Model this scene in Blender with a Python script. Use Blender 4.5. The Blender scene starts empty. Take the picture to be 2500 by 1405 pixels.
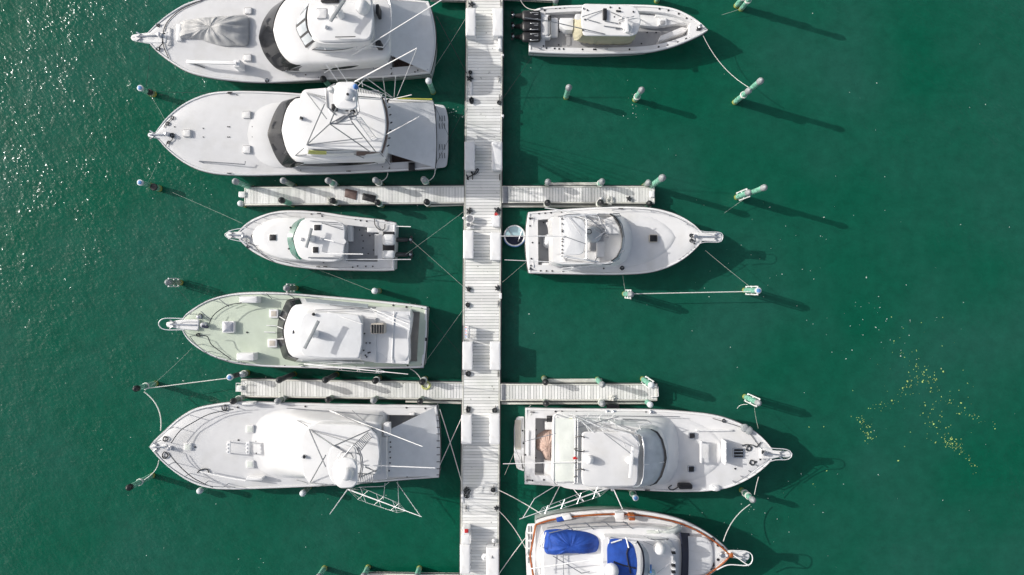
import bpy, bmesh, math, random
from mathutils import Vector, noise
R = math.radians
C = bpy.context.scene.collection
rnd = random.Random(7)
# ---------------------------------------------------------------- camera, sky, sun, exposure
H = 46.0            # camera height over the water (m)
S = 36.0            # photo pixels per metre at the water
cd = bpy.data.cameras.new('camera'); cam = bpy.data.objects.new('camera', cd); C.objects.link(cam)
cam.location = (0, 0, H); cam.rotation_euler = (0, 0, 0)
cd.sensor_width = 36; cd.lens = 36*H*S/2500.0
cd.clip_end = 6000; cd.clip_start = 0.5
bpy.context.scene.camera = cam
SUN_EL, SUN_AZ = 30.5, R(286.1)
sv = Vector((math.sin(SUN_AZ)*math.cos(R(SUN_EL)), math.cos(SUN_AZ)*math.cos(R(SUN_EL)), math.sin(R(SUN_EL))))
wd = bpy.data.worlds.new('World'); bpy.context.scene.world = wd; wd.use_nodes = True
nt = wd.node_tree; nt.nodes.clear()
wo = nt.nodes.new('ShaderNodeOutputWorld'); bg = nt.nodes.new('ShaderNodeBackground'); sk = nt.nodes.new('ShaderNodeTexSky')
sk.sky_type = 'NISHITA'; sk.sun_disc = False; sk.sun_elevation = R(SUN_EL); sk.sun_rotation = SUN_AZ
sk.dust_density = 4.0
bg.inputs[1].default_value = 0.135
hs = nt.nodes.new('ShaderNodeHueSaturation'); hs.inputs['Saturation'].default_value = .6   # sky colour muted so the shade turns less blue
nt.links.new(sk.outputs[0], hs.inputs['Color']); nt.links.new(hs.outputs[0], bg.inputs[0]); nt.links.new(bg.outputs[0], wo.inputs[0])
sl = bpy.data.lights.new('sun', 'SUN'); sl.energy = 2.95; sl.angle = R(0.5); sl.color = (1.0, .965, .91)
so = bpy.data.objects.new('sun', sl); C.objects.link(so); so.location = (-60, 20, 60)
so.rotation_euler = sv.to_track_quat('Z', 'Y').to_euler()
vs = bpy.context.scene.view_settings
vs.view_transform = "Standard"; vs.look = "None"; vs.gamma = 1; vs.exposure = 0.1
# ---------------------------------------------------------------- materials
def mat(name, col, rough=.45, var=.06, vs=3.0, bump=0.0, bs=40.0, metal=0.0, coat=0.0, dirt=None, da=.35, ds=.8, stretch=None):
    m = bpy.data.materials.new(name); m.use_nodes = True
    n = m.node_tree.nodes; l = m.node_tree.links; b = n['Principled BSDF']
    b.inputs['Roughness'].default_value = rough; b.inputs['Metallic'].default_value = metal
    b.inputs['Coat Weight'].default_value = coat
    tc = n.new('ShaderNodeTexCoord'); src = tc.outputs['Object']
    if stretch:
        mp = n.new('ShaderNodeMapping'); mp.inputs['Scale'].default_value = stretch; l.new(src, mp.inputs[0]); src = mp.outputs[0]
    no = n.new('ShaderNodeTexNoise'); no.inputs['Scale'].default_value = vs; no.inputs['Detail'].default_value = 5
    l.new(src, no.inputs['Vector'])
    cr = n.new('ShaderNodeValToRGB')
    cr.color_ramp.elements[0].position = .3; cr.color_ramp.elements[1].position = .7
    lo = [c*(1-var) for c in col]; hi = [min(1, c*(1+var)) for c in col]
    cr.color_ramp.elements[0].color = (*lo, 1); cr.color_ramp.elements[1].color = (*hi, 1)
    l.new(no.outputs['Fac'], cr.inputs[0]); out = cr.outputs[0]
    if dirt:
        n2 = n.new('ShaderNodeTexNoise'); n2.inputs['Scale'].default_value = ds; n2.inputs['Detail'].default_value = 8
        l.new(src, n2.inputs['Vector'])
        r2 = n.new('ShaderNodeValToRGB'); r2.color_ramp.elements[0].position = .5; r2.color_ramp.elements[1].position = .75
        r2.color_ramp.elements[0].color = (0, 0, 0, 1); r2.color_ramp.elements[1].color = (da, da, da, 1)
        l.new(n2.outputs['Fac'], r2.inputs[0])
        mx = n.new('ShaderNodeMix'); mx.data_type = 'RGBA'; mx.inputs[7].default_value = (*dirt, 1)
        l.new(r2.outputs[0], mx.inputs[0]); l.new(out, mx.inputs[6]); out = mx.outputs[2]
    l.new(out, b.inputs['Base Color'])
    if bump:
        n3 = n.new('ShaderNodeTexNoise'); n3.inputs['Scale'].default_value = bs; n3.inputs['Detail'].default_value = 4
        l.new(src, n3.inputs['Vector'])
        bp = n.new('ShaderNodeBump'); bp.inputs['Strength'].default_value = 1; bp.inputs['Distance'].default_value = bump
        l.new(n3.outputs['Fac'], bp.inputs['Height']); l.new(bp.outputs[0], b.inputs['Normal'])
    return m
M = {}
M['gel'] = mat('white_gelcoat', (.80, .80, .80), .28, .025, 1.5, coat=.2, dirt=(.62, .60, .55), da=.22, ds=1.3)
M['satin'] = mat('satin_gelcoat', (.735, .735, .735), .35, .03, 1.5, dirt=(.60, .59, .55), da=.25, ds=1.1)
M['skid'] = mat('nonskid_deck', (.70, .70, .705), .6, .03, 2.0, bump=.004, bs=60, dirt=(.56, .55, .52), da=.5, ds=.8)
M['grey'] = mat('grey_deck', (.36, .36, .37), .65, .05, 3.0, bump=.004, bs=60, dirt=(.25, .25, .25), da=.4)
M['green'] = mat('pale_green_deck', (.56, .63, .52), .6, .05, 1.5, bump=.004, bs=60, dirt=(.42, .50, .36), da=.4)
M['tan'] = mat('tan_deck', (.52, .48, .42), .6, .06, 3.0, dirt=(.28, .24, .19), da=.4)
M['glass'] = mat('dark_glass', (.022, .023, .026), .1, .5, .9)
M['gglass'] = mat('green_glass', (.03, .14, .10), .06, .4, 1.0, coat=.5)
M['vinyl'] = mat('clear_vinyl', (.46, .50, .53), .15, .15, 1.3, coat=.3)
M['black'] = mat('black_plastic', (.018, .018, .02), .4, .3, 6)
M['alum'] = mat('aluminium_tube', (.78, .79, .80), .3, .05, 5, metal=.35)
M['dalum'] = mat('dull_aluminium_tube', (.30, .31, .33), .35, .1, 5, metal=.6)
M['steel'] = mat('stainless_steel', (.62, .63, .65), .2, .08, 6, metal=.9)
M['canvas'] = mat('white_canvas', (.72, .73, .74), .85, .04, 2, bump=.01, bs=7, dirt=(.58, .58, .57), da=.3, ds=1.2)
M['gcanvas'] = mat('grey_tarpaulin', (.50, .50, .495), .8, .07, 2.5, bump=.02, bs=6, dirt=(.36, .36, .35), da=.4, ds=2)
M['tcanvas'] = mat('tan_canvas', (.46, .43, .31), .85, .08, 3, bump=.02, bs=5)
M['pcanvas'] = mat('pale_green_canvas', (.66, .69, .65), .85, .04, 2, bump=.01, bs=8, dirt=(.5, .53, .47), da=.3)
M['pink'] = mat('faded_pink_tarp', (.52, .38, .32), .85, .1, 3, bump=.03, bs=5)
M['blue'] = mat('blue_canvas', (.014, .07, .36), .75, .2, 2.5, bump=.02, bs=5)
M['navy'] = mat('navy_canvas', (.008, .012, .035), .7, .3, 3)
M['teak'] = mat('varnished_teak', (.34, .085, .02), .25, .35, 4, coat=.5, dirt=(.46, .17, .03), da=.7, ds=1.5)
M['brown'] = mat('brown_cockpit', (.13, .085, .075), .6, .3, 3)
M['rubber'] = mat('dark_rubber_outline', (.06, .062, .065), .5, .3, 5)  # dark rubber, also the added dark outline of hulls and docks
M['rope'] = mat('white_rope', (.72, .72, .68), .9, .15, 20)
M['trope'] = mat('weathered_thin_line', (.36, .40, .36), .9, .15, 20)
M['drope'] = mat('dark_rope', (.03, .035, .04), .9, .3, 20)
M['yrope'] = mat('yellow_rope', (.60, .62, .25), .9, .2, 10)
M['red'] = mat('red_paint', (.55, .03, .03), .5, .15, 8)
M['yellow'] = mat('yellow_green_panel', (.50, .52, .10), .4, .15, 4)
M['bluep'] = mat('blue_plastic', (.05, .18, .50), .4, .15, 5)
M['lblue'] = mat('pale_blue_mesh', (.42, .60, .64), .6, .1, 8, bump=.01, bs=30)
M['cap'] = mat('grey_pile_cap', (.30, .32, .33), .45, .15, 6)
M['bcap'] = mat('black_pile_cap', (.022, .024, .026), .4, .3, 8)
M['wcap'] = mat('pale_pile_cap', (.62, .66, .68), .45, .1, 6)
M['bluecap'] = mat('blue_topped_pile_cap', (.10, .25, .52), .45, .2, 6)
M['plast'] = mat('white_plastic', (.82, .82, .82), .35, .03, 3, dirt=(.6, .58, .53), da=.3, ds=2.5)
M['fascia'] = mat('pale_dock_edge', (.66, .66, .60), .6, .08, 2, dirt=(.42, .40, .32), da=.5, ds=1.5)
M['timber'] = mat('grey_dock_timber', (.20, .19, .165), .8, .25, 3, dirt=(.10, .1, .08), da=.6)
M['leaf'] = mat('floating_leaf', (.38, .54, .16), .6, .55, 2.5)
M['foam'] = mat('foam_fleck', (.60, .70, .62), .6, .2, 3)
def plank_mat(name, axis):
    m = mat(name, (.82, .82, .80), .75, .06, 1.0, bump=.003, bs=30, dirt=(.62, .64, .58), da=.6, ds=.55, stretch=(1, 1, 1))
    n = m.node_tree.nodes; l = m.node_tree.links; b = n['Principled BSDF']
    src = b.inputs['Base Color'].links[0].from_socket
    tc = n.new('ShaderNodeTexCoord'); sx = n.new('ShaderNodeSeparateXYZ'); l.new(tc.outputs['Object'], sx.inputs[0])
    ma = n.new('ShaderNodeMath'); ma.operation = 'MULTIPLY'; ma.inputs[1].default_value = 5.0; l.new(sx.outputs[axis], ma.inputs[0])
    fl = n.new('ShaderNodeMath'); fl.operation = 'FLOOR'; l.new(ma.outputs[0], fl.inputs[0])
    wn = n.new('ShaderNodeTexWhiteNoise'); wn.noise_dimensions = '1D'; l.new(fl.outputs[0], wn.inputs['W'])
    mr = n.new('ShaderNodeMapRange'); mr.inputs[3].default_value = .84; mr.inputs[4].default_value = 1.1; l.new(wn.outputs[0], mr.inputs[0])
    mx = n.new('ShaderNodeMix'); mx.data_type = 'RGBA'; mx.blend_type = 'MULTIPLY'; mx.inputs[0].default_value = 1
    l.new(src, mx.inputs[6]); l.new(mr.outputs[0], mx.inputs[7]); last = mx.outputs[2]
    for sc_, lo_, col_ in ((5.5, .70, (.86, .86, .84)), (3.1, .71, (.22, .22, .19))):
        no = n.new('ShaderNodeTexNoise'); no.inputs['Scale'].default_value = sc_; no.inputs['Detail'].default_value = 2; l.new(tc.outputs['Object'], no.inputs['Vector'])
        rp = n.new('ShaderNodeMapRange'); rp.inputs[1].default_value = lo_; rp.inputs[2].default_value = lo_+.05; rp.inputs[4].default_value = .8; l.new(no.outputs['Fac'], rp.inputs[0])
        m2 = n.new('ShaderNodeMix'); m2.data_type = 'RGBA'; m2.inputs[7].default_value = (*col_, 1)
        l.new(rp.outputs[0], m2.inputs[0]); l.new(last, m2.inputs[6]); last = m2.outputs[2]
    l.new(last, b.inputs['Base Color'])
    return m
M['plankx'] = plank_mat('dock_planks_across', 'Y')
M['planky'] = plank_mat('finger_planks_across', 'X')
def pile_mat(name, c0, c1):
    m = mat(name, c0, .6, .35, 6, bump=.012, bs=14, dirt=c1, da=.9, ds=4.5, stretch=(1, 1, .5))
    n = m.node_tree.nodes; l = m.node_tree.links; b = n['Principled BSDF']
    src = b.inputs['Base Color'].links[0].from_socket
    ge = n.new('ShaderNodeNewGeometry'); sx = n.new('ShaderNodeSeparateXYZ'); l.new(ge.outputs['Position'], sx.inputs[0])
    cr = n.new('ShaderNodeValToRGB'); e = cr.color_ramp.elements
    e[0].position = .0; e[0].color = (1, 1, 1, 1); e[1].position = .42; e[1].color = (0, 0, 0, 1)
    l.new(sx.outputs['Z'], cr.inputs[0])
    mx = n.new('ShaderNodeMix'); mx.data_type = 'RGBA'; mx.inputs[7].default_value = (.36, .33, .03, 1)
    l.new(cr.outputs[0], mx.inputs[0]); l.new(src, mx.inputs[6]); l.new(mx.outputs[2], b.inputs['Base Color'])
    return m
M['pile'] = pile_mat('green_stained_pile', (.20, .46, .35), (.07, .27, .18))
M['dpile'] = pile_mat('dark_pile', (.05, .06, .06), (.02, .03, .03))
M['gpile'] = pile_mat('grey_green_pile', (.24, .30, .25), (.10, .16, .12))
def water_mat():
    m = bpy.data.materials.new('harbour_water'); m.use_nodes = True
    n = m.node_tree.nodes; l = m.node_tree.links; n.clear()
    out = n.new('ShaderNodeOutputMaterial'); tc = n.new('ShaderNodeTexCoord')
    big = n.new('ShaderNodeTexNoise'); big.inputs['Scale'].default_value = .10; big.inputs['Detail'].default_value = 3
    l.new(tc.outputs['Object'], big.inputs['Vector'])
    cr = n.new('ShaderNodeValToRGB'); e = cr.color_ramp.elements
    e[0].position = .35; e[0].color = (*WC0, 1); e[1].position = .68; e[1].color = (*WC1, 1)
    l.new(big.outputs['Fac'], cr.inputs[0])
    mo = n.new('ShaderNodeTexNoise'); mo.inputs['Scale'].default_value = 1.1; mo.inputs['Detail'].default_value = 6; mo.inputs['Roughness'].default_value = .7
    l.new(tc.outputs['Object'], mo.inputs['Vector'])
    mr = n.new('ShaderNodeMapRange'); mr.inputs[1].default_value = .3; mr.inputs[2].default_value = .7; mr.inputs[3].default_value = .84; mr.inputs[4].default_value = 1.16; l.new(mo.outputs['Fac'], mr.inputs[0])
    mx = n.new('ShaderNodeMix'); mx.data_type = 'RGBA'; mx.blend_type = 'MULTIPLY'; mx.inputs[0].default_value = 1   # fine random mottling of the water tone
    l.new(cr.outputs[0], mx.inputs[6]); l.new(mr.outputs[0], mx.inputs[7])
    di = n.new('ShaderNodeBsdfDiffuse'); l.new(mx.outputs[2], di.inputs['Color'])
    gn = n.new('ShaderNodeTexNoise'); gn.inputs['Scale'].default_value = .22; gn.inputs['Detail'].default_value = 3; gn.inputs['Roughness'].default_value = .6
    l.new(tc.outputs['Object'], gn.inputs['Vector'])
    gust = n.new('ShaderNodeMapRange'); gust.inputs[1].default_value = .3; gust.inputs[2].default_value = .7; gust.inputs[3].default_value = .45; gust.inputs[4].default_value = 1.45   # cat's paws: rougher and calmer patches
    l.new(gn.outputs['Fac'], gust.inputs[0])
    def waves(scale, rot, sc, dist, prev=None, detail=2):
        mp = n.new('ShaderNodeMapping'); mp.vector_type = 'TEXTURE'; mp.inputs['Rotation'].default_value = (0, 0, R(rot)); mp.inputs['Scale'].default_value = sc
        l.new(tc.outputs['Object'], mp.inputs[0])
        no = n.new('ShaderNodeTexNoise'); no.inputs['Scale'].default_value = scale; no.inputs['Detail'].default_value = detail; no.inputs['Roughness'].default_value = .45
        l.new(mp.outputs[0], no.inputs['Vector'])
        bp = n.new('ShaderNodeBump'); bp.inputs['Strength'].default_value = 1; bp.inputs['Distance'].default_value = dist
        mu = n.new('ShaderNodeMath'); mu.operation = 'MULTIPLY'; l.new(no.outputs['Fac'], mu.inputs[0]); l.new(gust.outputs[0], mu.inputs[1])
        l.new(mu.outputs[0], bp.inputs['Height'])
        if prev: l.new(prev, bp.inputs['Normal'])
        return bp.outputs[0]
    w1 = waves(2.0, -34, (1.9, 1, 1), WD1)
    w2 = waves(6.0, -28, (1.7, 1, 1), WD2, w1)
    wl = waves(2.0, -34, (1.9, 1, 1), WD1*.16)
    wl = waves(6.0, -28, (1.7, 1, 1), WD2*.2, wl)
    l.new(wl, di.inputs['Normal'])
    gl = n.new('ShaderNodeBsdfGlossy'); gl.inputs['Roughness'].default_value = .14; l.new(w2, gl.inputs['Normal'])
    fr = n.new('ShaderNodeFresnel'); fr.inputs['IOR'].default_value = 1.33; l.new(w2, fr.inputs['Normal'])
    ms = n.new('ShaderNodeMixShader'); l.new(fr.outputs[0], ms.inputs[0]); l.new(di.outputs[0], ms.inputs[1]); l.new(gl.outputs[0], ms.inputs[2])
    l.new(ms.outputs[0], out.inputs[0])
    return m
WC0 = (.002, .083, .047); WC1 = (.012, .091, .063); WD1 = .085; WD2 = .056
M['water'] = water_mat()
# ---------------------------------------------------------------- geometry helpers
def W(px, py, z=0.0):
    """world point of photo pixel (px, py) at height z"""
    k = (H-z)/H/S
    return Vector(((px-1250)*k, (702.5-py)*k, z))
LOC = {}
def mk(name, V, F, m, parent=None, ang=38, merge=True, base=None):
    V = [Vector(v) for v in V]
    if parent is not None: L = LOC[parent.name]
    else:
        if base is None:
            xs = [v.x for v in V]; ys = [v.y for v in V]
            base = Vector(((min(xs)+max(xs))/2, (min(ys)+max(ys))/2, min(v.z for v in V)))
        L = Vector(base)
    me = bpy.data.meshes.new(name); me.from_pydata([v-L for v in V], [], F)
    bm = bmesh.new(); bm.from_mesh(me)
    if merge: bmesh.ops.remove_doubles(bm, verts=bm.verts, dist=.0002)
    bmesh.ops.dissolve_degenerate(bm, edges=bm.edges, dist=.00001)
    bmesh.ops.recalc_face_normals(bm, faces=bm.faces)
    bm.to_mesh(me); bm.free()
    me.polygons.foreach_set('use_smooth', [True]*len(me.polygons)); me.set_sharp_from_angle(angle=R(ang))
    me.materials.append(m)
    o = bpy.data.objects.new(name, me); C.objects.link(o)
    if parent is not None: o.parent = parent
    else: o.location = L
    LOC[o.name] = L
    return o
def tag(o, label=None, cat=None, group=None, kind=None):
    if label: o['label'] = label
    if cat: o['category'] = cat
    if group: o['group'] = group
    if kind: o['kind'] = kind
    return o
def thing(name, label, cat, loc, group=None):
    o = bpy.data.objects.new(name, None); C.objects.link(o); o.location = loc; o.empty_display_size = .3
    LOC[o.name] = Vector(loc)
    return tag(o, label, cat, group)
def cr_pts(P, n, closed=False):
    """Catmull-Rom through P (tuples), n points evenly spread by chord length"""
    P = [tuple(p) for p in P]; m = len(P); d = len(P[0])
    seg = m if closed else m-1
    def g(i):
        if closed: return P[i % m]
        if i < 0: return tuple(2*P[0][k]-P[1][k] for k in range(d))
        if i >= m: return tuple(2*P[-1][k]-P[-2][k] for k in range(d))
        return P[i]
    fine = []
    for i in range(seg):
        a, b, c, e = g(i-1), g(i), g(i+1), g(i+2)
        lab = max(1e-6, math.dist(a, b)**.5); lbc = max(1e-6, math.dist(b, c)**.5); lce = max(1e-6, math.dist(c, e)**.5)
        for j in range(12):
            t = j/12
            q = []
            for k in range(d):
                m1 = (c[k]-b[k]) + lbc*((b[k]-a[k])/lab - (c[k]-a[k])/(lab+lbc))
                m2 = (c[k]-b[k]) + lbc*((e[k]-c[k])/lce - (e[k]-b[k])/(lbc+lce))
                t2, t3 = t*t, t*t*t
                q.append((2*t3-3*t2+1)*b[k]+(t3-2*t2+t)*m1+(-2*t3+3*t2)*c[k]+(t3-t2)*m2)
            fine.append(tuple(q))
    fine.append(P[0] if closed else P[-1])
    L = [0]
    for a, b in zip(fine, fine[1:]): L.append(L[-1]+math.dist(a, b))
    out = []; j = 0; tot = L[-1]; cnt = n if closed else n-1
    for i in range(n):
        s = tot*i/cnt
        while j < len(L)-2 and L[j+1] < s: j += 1
        f = (s-L[j])/max(1e-9, L[j+1]-L[j])
        out.append(tuple(fine[j][k]+(fine[j+1][k]-fine[j][k])*f for k in range(d)))
    return out
def rpoly(P, r=3.0, seg=5):
    """polygon with rounded corners; point may be (x, y) or (x, y, r)"""
    out = []; m = len(P)
    for i in range(m):
        a = Vector(P[i-1][:2]); b = Vector(P[i][:2]); c = Vector(P[(i+1) % m][:2])
        rr = P[i][2] if len(P[i]) > 2 else r
        rr = min(rr, (a-b).length*.45, (c-b).length*.45)
        p = b+(a-b).normalized()*rr; q = b+(c-b).normalized()*rr
        for j in range(seg+1):
            t = j/seg; v = p*(1-t)**2+b*2*t*(1-t)+q*t*t
            out.append((v.x, v.y))
    return out
def inset(P, d):
    n = len(P); A = sum(P[i].x*P[(i+1) % n].y-P[(i+1) % n].x*P[i].y for i in range(n)); sg = 1 if A > 0 else -1
    out = []
    for i in range(n):
        a = P[i-1]; b = P[i]; c = P[(i+1) % n]
        e1 = Vector((b.x-a.x, b.y-a.y)); e2 = Vector((c.x-b.x, c.y-b.y))
        if e1.length < 1e-6: e1 = e2.copy()
        if e2.length < 1e-6: e2 = e1.copy()
        if e1.length < 1e-6: out.append(b.copy()); continue
        e1.normalize(); e2.normalize(); t = (e1+e2)
        if t.length < 1e-6: out.append(b.copy()); continue
        t.normalize(); nn = Vector((-t.y, t.x))*sg
        k = min(1.6, 1/max(.4, abs(e1.dot(t))))
        out.append(Vector((b.x+nn.x*d*k, b.y+nn.y*d*k, b.z)))
    return out
def loft(name, rings, m, parent=None, cap=True, dome=0.0, bottom=False, ang=38):
    V = []; F = []; n = len(rings[0])
    for r in rings: V += [Vector(p) for p in r]
    for k in range(len(rings)-1):
        for i in range(n):
            j = (i+1) % n
            F.append((k*n+i, k*n+j, (k+1)*n+j, (k+1)*n+i))
    if cap:
        last = rings[-1]; c = sum((Vector(p) for p in last), Vector())/n
        if dome:
            base = (len(rings)-1)*n
            prev = base
            for s in (.8, .5, .2):
                st = len(V)
                for p in last:
                    p = Vector(p); q = c+(p-c)*s; q.z = p.z*s+c.z*(1-s)+dome*(1-s*s); V.append(q)
                for i in range(n):
                    j = (i+1) % n; F.append((prev+i, prev+j, st+j, st+i))
                prev = st
            V.append(c+Vector((0, 0, dome)))
            for i in range(n): F.append((prev+i, prev+(i+1) % n, len(V)-1))
        else:
            V.append(c)
            for i in range(n): F.append(((len(rings)-1)*n+i, (len(rings)-1)*n+(i+1) % n, len(V)-1))
    if bottom: F.append(tuple(range(n-1, -1, -1)))
    return mk(name, V, F, m, parent, ang)
def dense(P, d=.3):
    out = []
    for i, a in enumerate(P):
        b = P[(i+1) % len(P)]; k = max(1, int((b-a).length/d))
        out += [a.lerp(b, j/k) for j in range(k)]
    return out
def at_z(P, z): return [Vector((p.x, p.y, z)) for p in P]
def shell(name, xy, z1, z0, m, parent=None, bev=.04, dome=0.0, bottom=False):
    """solid with outline xy (world), top z1, bottom z0, rounded top edge"""
    xy = dense(xy)
    return loft(name, [at_z(xy, z0), at_z(xy, z1-bev), at_z(inset(xy, bev*.35), z1-bev*.3), at_z(inset(xy, bev), z1)], m, parent, True, dome, bottom)
def prism(name, P, z1, z0, m, parent=None, r=2.0, bev=.04, dome=0.0, bottom=False):
    return shell(name, [W(x, y, z1) for x, y in rpoly(P, r)], z1, z0, m, parent, bev, dome, bottom)
def rect(x0, y0, x1, y1): return [(x0, y0), (x1, y0), (x1, y1), (x0, y1)]
def slab(name, xy, z, t, m, parent=None, crown=.06):
    xy = dense(xy)
    return loft(name, [at_z(inset(xy, t*.8), z-t), at_z(xy, z-t*.7), at_z(xy, z-t*.35), at_z(inset(xy, t*.3), z-t*.05), at_z(inset(xy, t*.9), z)], m, parent, True, crown, True)
def tube_geo(V, F, pts, r, n=6, closed=False, r1=None):
    pts = [Vector(p) for p in pts]; m = len(pts); up = None; base = len(V)
    for i in range(m):
        if closed: t = pts[(i+1) % m]-pts[i-1]
        else: t = pts[min(m-1, i+1)]-pts[max(0, i-1)]
        if t.length < 1e-9: t = Vector((1, 0, 0))
        t.normalize()
        if up is None:
            up = Vector((0, 0, 1)) if abs(t.z) < .9 else Vector((1, 0, 0))
        a = (up-t*up.dot(t))
        if a.length < 1e-6: a = t.orthogonal()
        a.normalize(); up = a; b = t.cross(a)
        rr = r if r1 is None else r+(r1-r)*i/max(1, m-1)
        for k in range(n):
            an = 2*math.pi*k/n; V.append(pts[i]+a*rr*math.cos(an)+b*rr*math.sin(an))
    for i in range(m if closed else m-1):
        i2 = (i+1) % m
        for k in range(n):
            k2 = (k+1) % n; F.append((base+i*n+k, base+i*n+k2, base+i2*n+k2, base+i2*n+k))
    if not closed:
        F.append(tuple(base+k for k in range(n-1, -1, -1))); F.append(tuple(base+(m-1)*n+k for k in range(n)))
def tubes(name, lines, r, m, parent=None, n=6, closed=False, r1=None):
    V = []; F = []
    for L in lines:
        L = [Vector(p) for p in L]
        L = [p for i, p in enumerate(L) if i == 0 or (p-L[i-1]).length > 1e-5]
        if len(L) > 1: tube_geo(V, F, L, r, n, closed, r1)
    return mk(name, V, F, m, parent, 50, merge=False)
def lathe(name, c, prof, m, parent=None, n=20):
    """prof: (radius, z) pairs about centre c"""
    V = []; F = []
    for r, z in prof:
        for k in range(n):
            a = 2*math.pi*k/n; V.append(Vector((c.x+r*math.cos(a), c.y+r*math.sin(a), c.z+z)))
    for i in range(len(prof)-1):
        for k in range(n):
            k2 = (k+1) % n; F.append((i*n+k, i*n+k2, (i+1)*n+k2, (i+1)*n+k))
    F.append(tuple(range(n-1, -1, -1))); F.append(tuple((len(prof)-1)*n+k for k in range(n)))
    return mk(name, V, F, m, parent, 40)
def dome(name, px, py, z, r, h, m, parent=None):
    """round radome whose middle sits at pixel (px, py), z = base height"""
    c = W(px, py, z+h*.5); c.z = z
    pr = [(r*.75, 0), (r*.98, h*.12)]+[(r*math.cos(a), h*.35+h*.65*math.sin(a)) for a in [R(x) for x in (0, 15, 30, 45, 60, 75, 87)]]
    return lathe(name, c, pr, m, parent)
def strip(name, A, B, m, parent=None, t=.03, nseg=36, bulge=0.0, off=.025):
    """curved panel between two world polylines"""
    A = [Vector(p) for p in cr_pts(A, nseg)]; B = [Vector(p) for p in cr_pts(B, nseg)]
    K = 4; G = []
    for i in range(nseg):
        row = []
        ta = A[min(nseg-1, i+1)]-A[max(0, i-1)]; ab = B[i]-A[i]
        nn = ta.cross(ab)
        if nn.length < 1e-7: nn = Vector((0, 0, 1))
        nn.normalize()
        if nn.z < 0: nn = -nn
        for k in range(K+1):
            u = k/K; row.append((A[i].lerp(B[i], u)+nn*(bulge*4*u*(1-u)), nn))
        G.append(row)
    V = []; F = []
    for s in (off, off-t):
        for row in G:
            for p, nn in row: V.append(p+nn*s)
    w = K+1; N = nseg*w
    for i in range(nseg-1):
        for k in range(K):
            a = i*w+k; F.append((a, a+1, a+w+1, a+w)); F.append((N+a, N+a+w, N+a+w+1, N+a+1))
        F.append((i*w, (i+1)*w, N+(i+1)*w, N+i*w)); F.append((i*w+K, N+i*w+K, N+(i+1)*w+K, (i+1)*w+K))
    F.append(tuple([k for k in range(w)]+[N+k for k in range(w-1, -1, -1)]))
    e = (nseg-1)*w
    F.append(tuple([e+k for k in range(w)]+[N+e+k for k in range(w-1, -1, -1)]))
    return mk(name, V, F, m, parent, 30, merge=False)
def cloth(name, Q, m, parent=None, sag=.1, wr=.02, n=26, seed=0, thick=.012, bow=0.0):
    A, B, Cc, D = [Vector(q) for q in Q]
    V = []; F = []
    for s in (0, -thick):
        for i in range(n+1):
            for j in range(n+1):
                u, v = i/n, j/n
                p = A*(1-u)*(1-v)+B*u*(1-v)+Cc*u*v+D*(1-u)*v
                e = 16*u*(1-u)*v*(1-v); p.x += bow*u**3*4*v*(1-v)
                p = p+Vector((0, 0, s-sag*e+wr*(noise.noise(Vector((p.x*1.3+seed, p.y*.5, 1)))+.5*noise.noise(Vector((p.x*.6, p.y*3+seed, 2))))*(1-.6*(1-e))))
                V.append(p)
    w = n+1; N = w*w
    for i in range(n):
        for j in range(n):
            a = i*w+j; F.append((a, a+1, a+w+1, a+w)); F.append((N+a, N+a+w, N+a+w+1, N+a+1))
    for i in range(n):
        for a, b in ((i, i+1), (n*w+i, n*w+i+1), (i*w, (i+1)*w), (i*w+n, (i+1)*w+n)):
            F.append((a, b, N+b, N+a))
    return mk(name, V, F, m, parent, 60, merge=False)
def tarp(name, P, z0, h, m, parent=None, wr=.05, seed=1, zc=None, smooth=False, peaks=(), folds=5):
    """cover draped over something: outline P (pixels), height field with radiating folds"""
    zz = z0 if zc is None else zc
    n = 110; K = 18
    o = [Vector(W(x, y, zz)) for x, y in cr_pts(P, n, True)]
    c = sum(o, Vector())/n; V = []; F = []
    V += [Vector((p.x, p.y, z0-.05)) for p in o]
    for k in range(K):
        s = 1-k/K
        for i in range(n):
            a = 2*math.pi*i/n
            p = c+(o[i]-c)*s
            f = noise.noise(Vector((math.cos(a)*folds+seed, math.sin(a)*folds, s*.8)))+.6*noise.noise(Vector((math.cos(a)*folds*2.6, math.sin(a)*folds*2.6+seed, s)))
            g = noise.noise(Vector((p.x*1.7+seed, p.y*2.2, 3.1)))
            z = z0+h*(1-s**4)*(.82+.18*(1-s*s))+wr*f*min(1, 4*(1-s)+.25)*(s*.9+.1)+wr*.8*g*(1-s**3)
            for (qx, qy, qh, qr) in peaks:
                q = W(qx, qy, zz); d = math.hypot(p.x-q.x, p.y-q.y)
                z += qh*math.exp(-(d/qr)**1.3)*(1-s**4)
            q2 = p.copy(); q2.z = z; V.append(q2)
    for k in range(K):
        for i in range(n):
            j = (i+1) % n; F.append((k*n+i, k*n+j, (k+1)*n+j, (k+1)*n+i))
    V.append(Vector((c.x, c.y, sum(V[-i-1].z for i in range(n))/n)))
    for i in range(n): F.append((K*n+i, K*n+(i+1) % n, len(V)-1))
    return mk(name, V, F, m, parent, 55)
def ladder(name, a0, a1, b0, b1, k, r, m, parent):
    L = [[a0, a1], [b0, b1]]
    for i in range(k):
        t = (i+.5)/k; L.append([Vector(a0).lerp(Vector(a1), t), Vector(b0).lerp(Vector(b1), t)])
    return tubes(name, L, r, m, parent, 5)
_dot = {}
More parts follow.
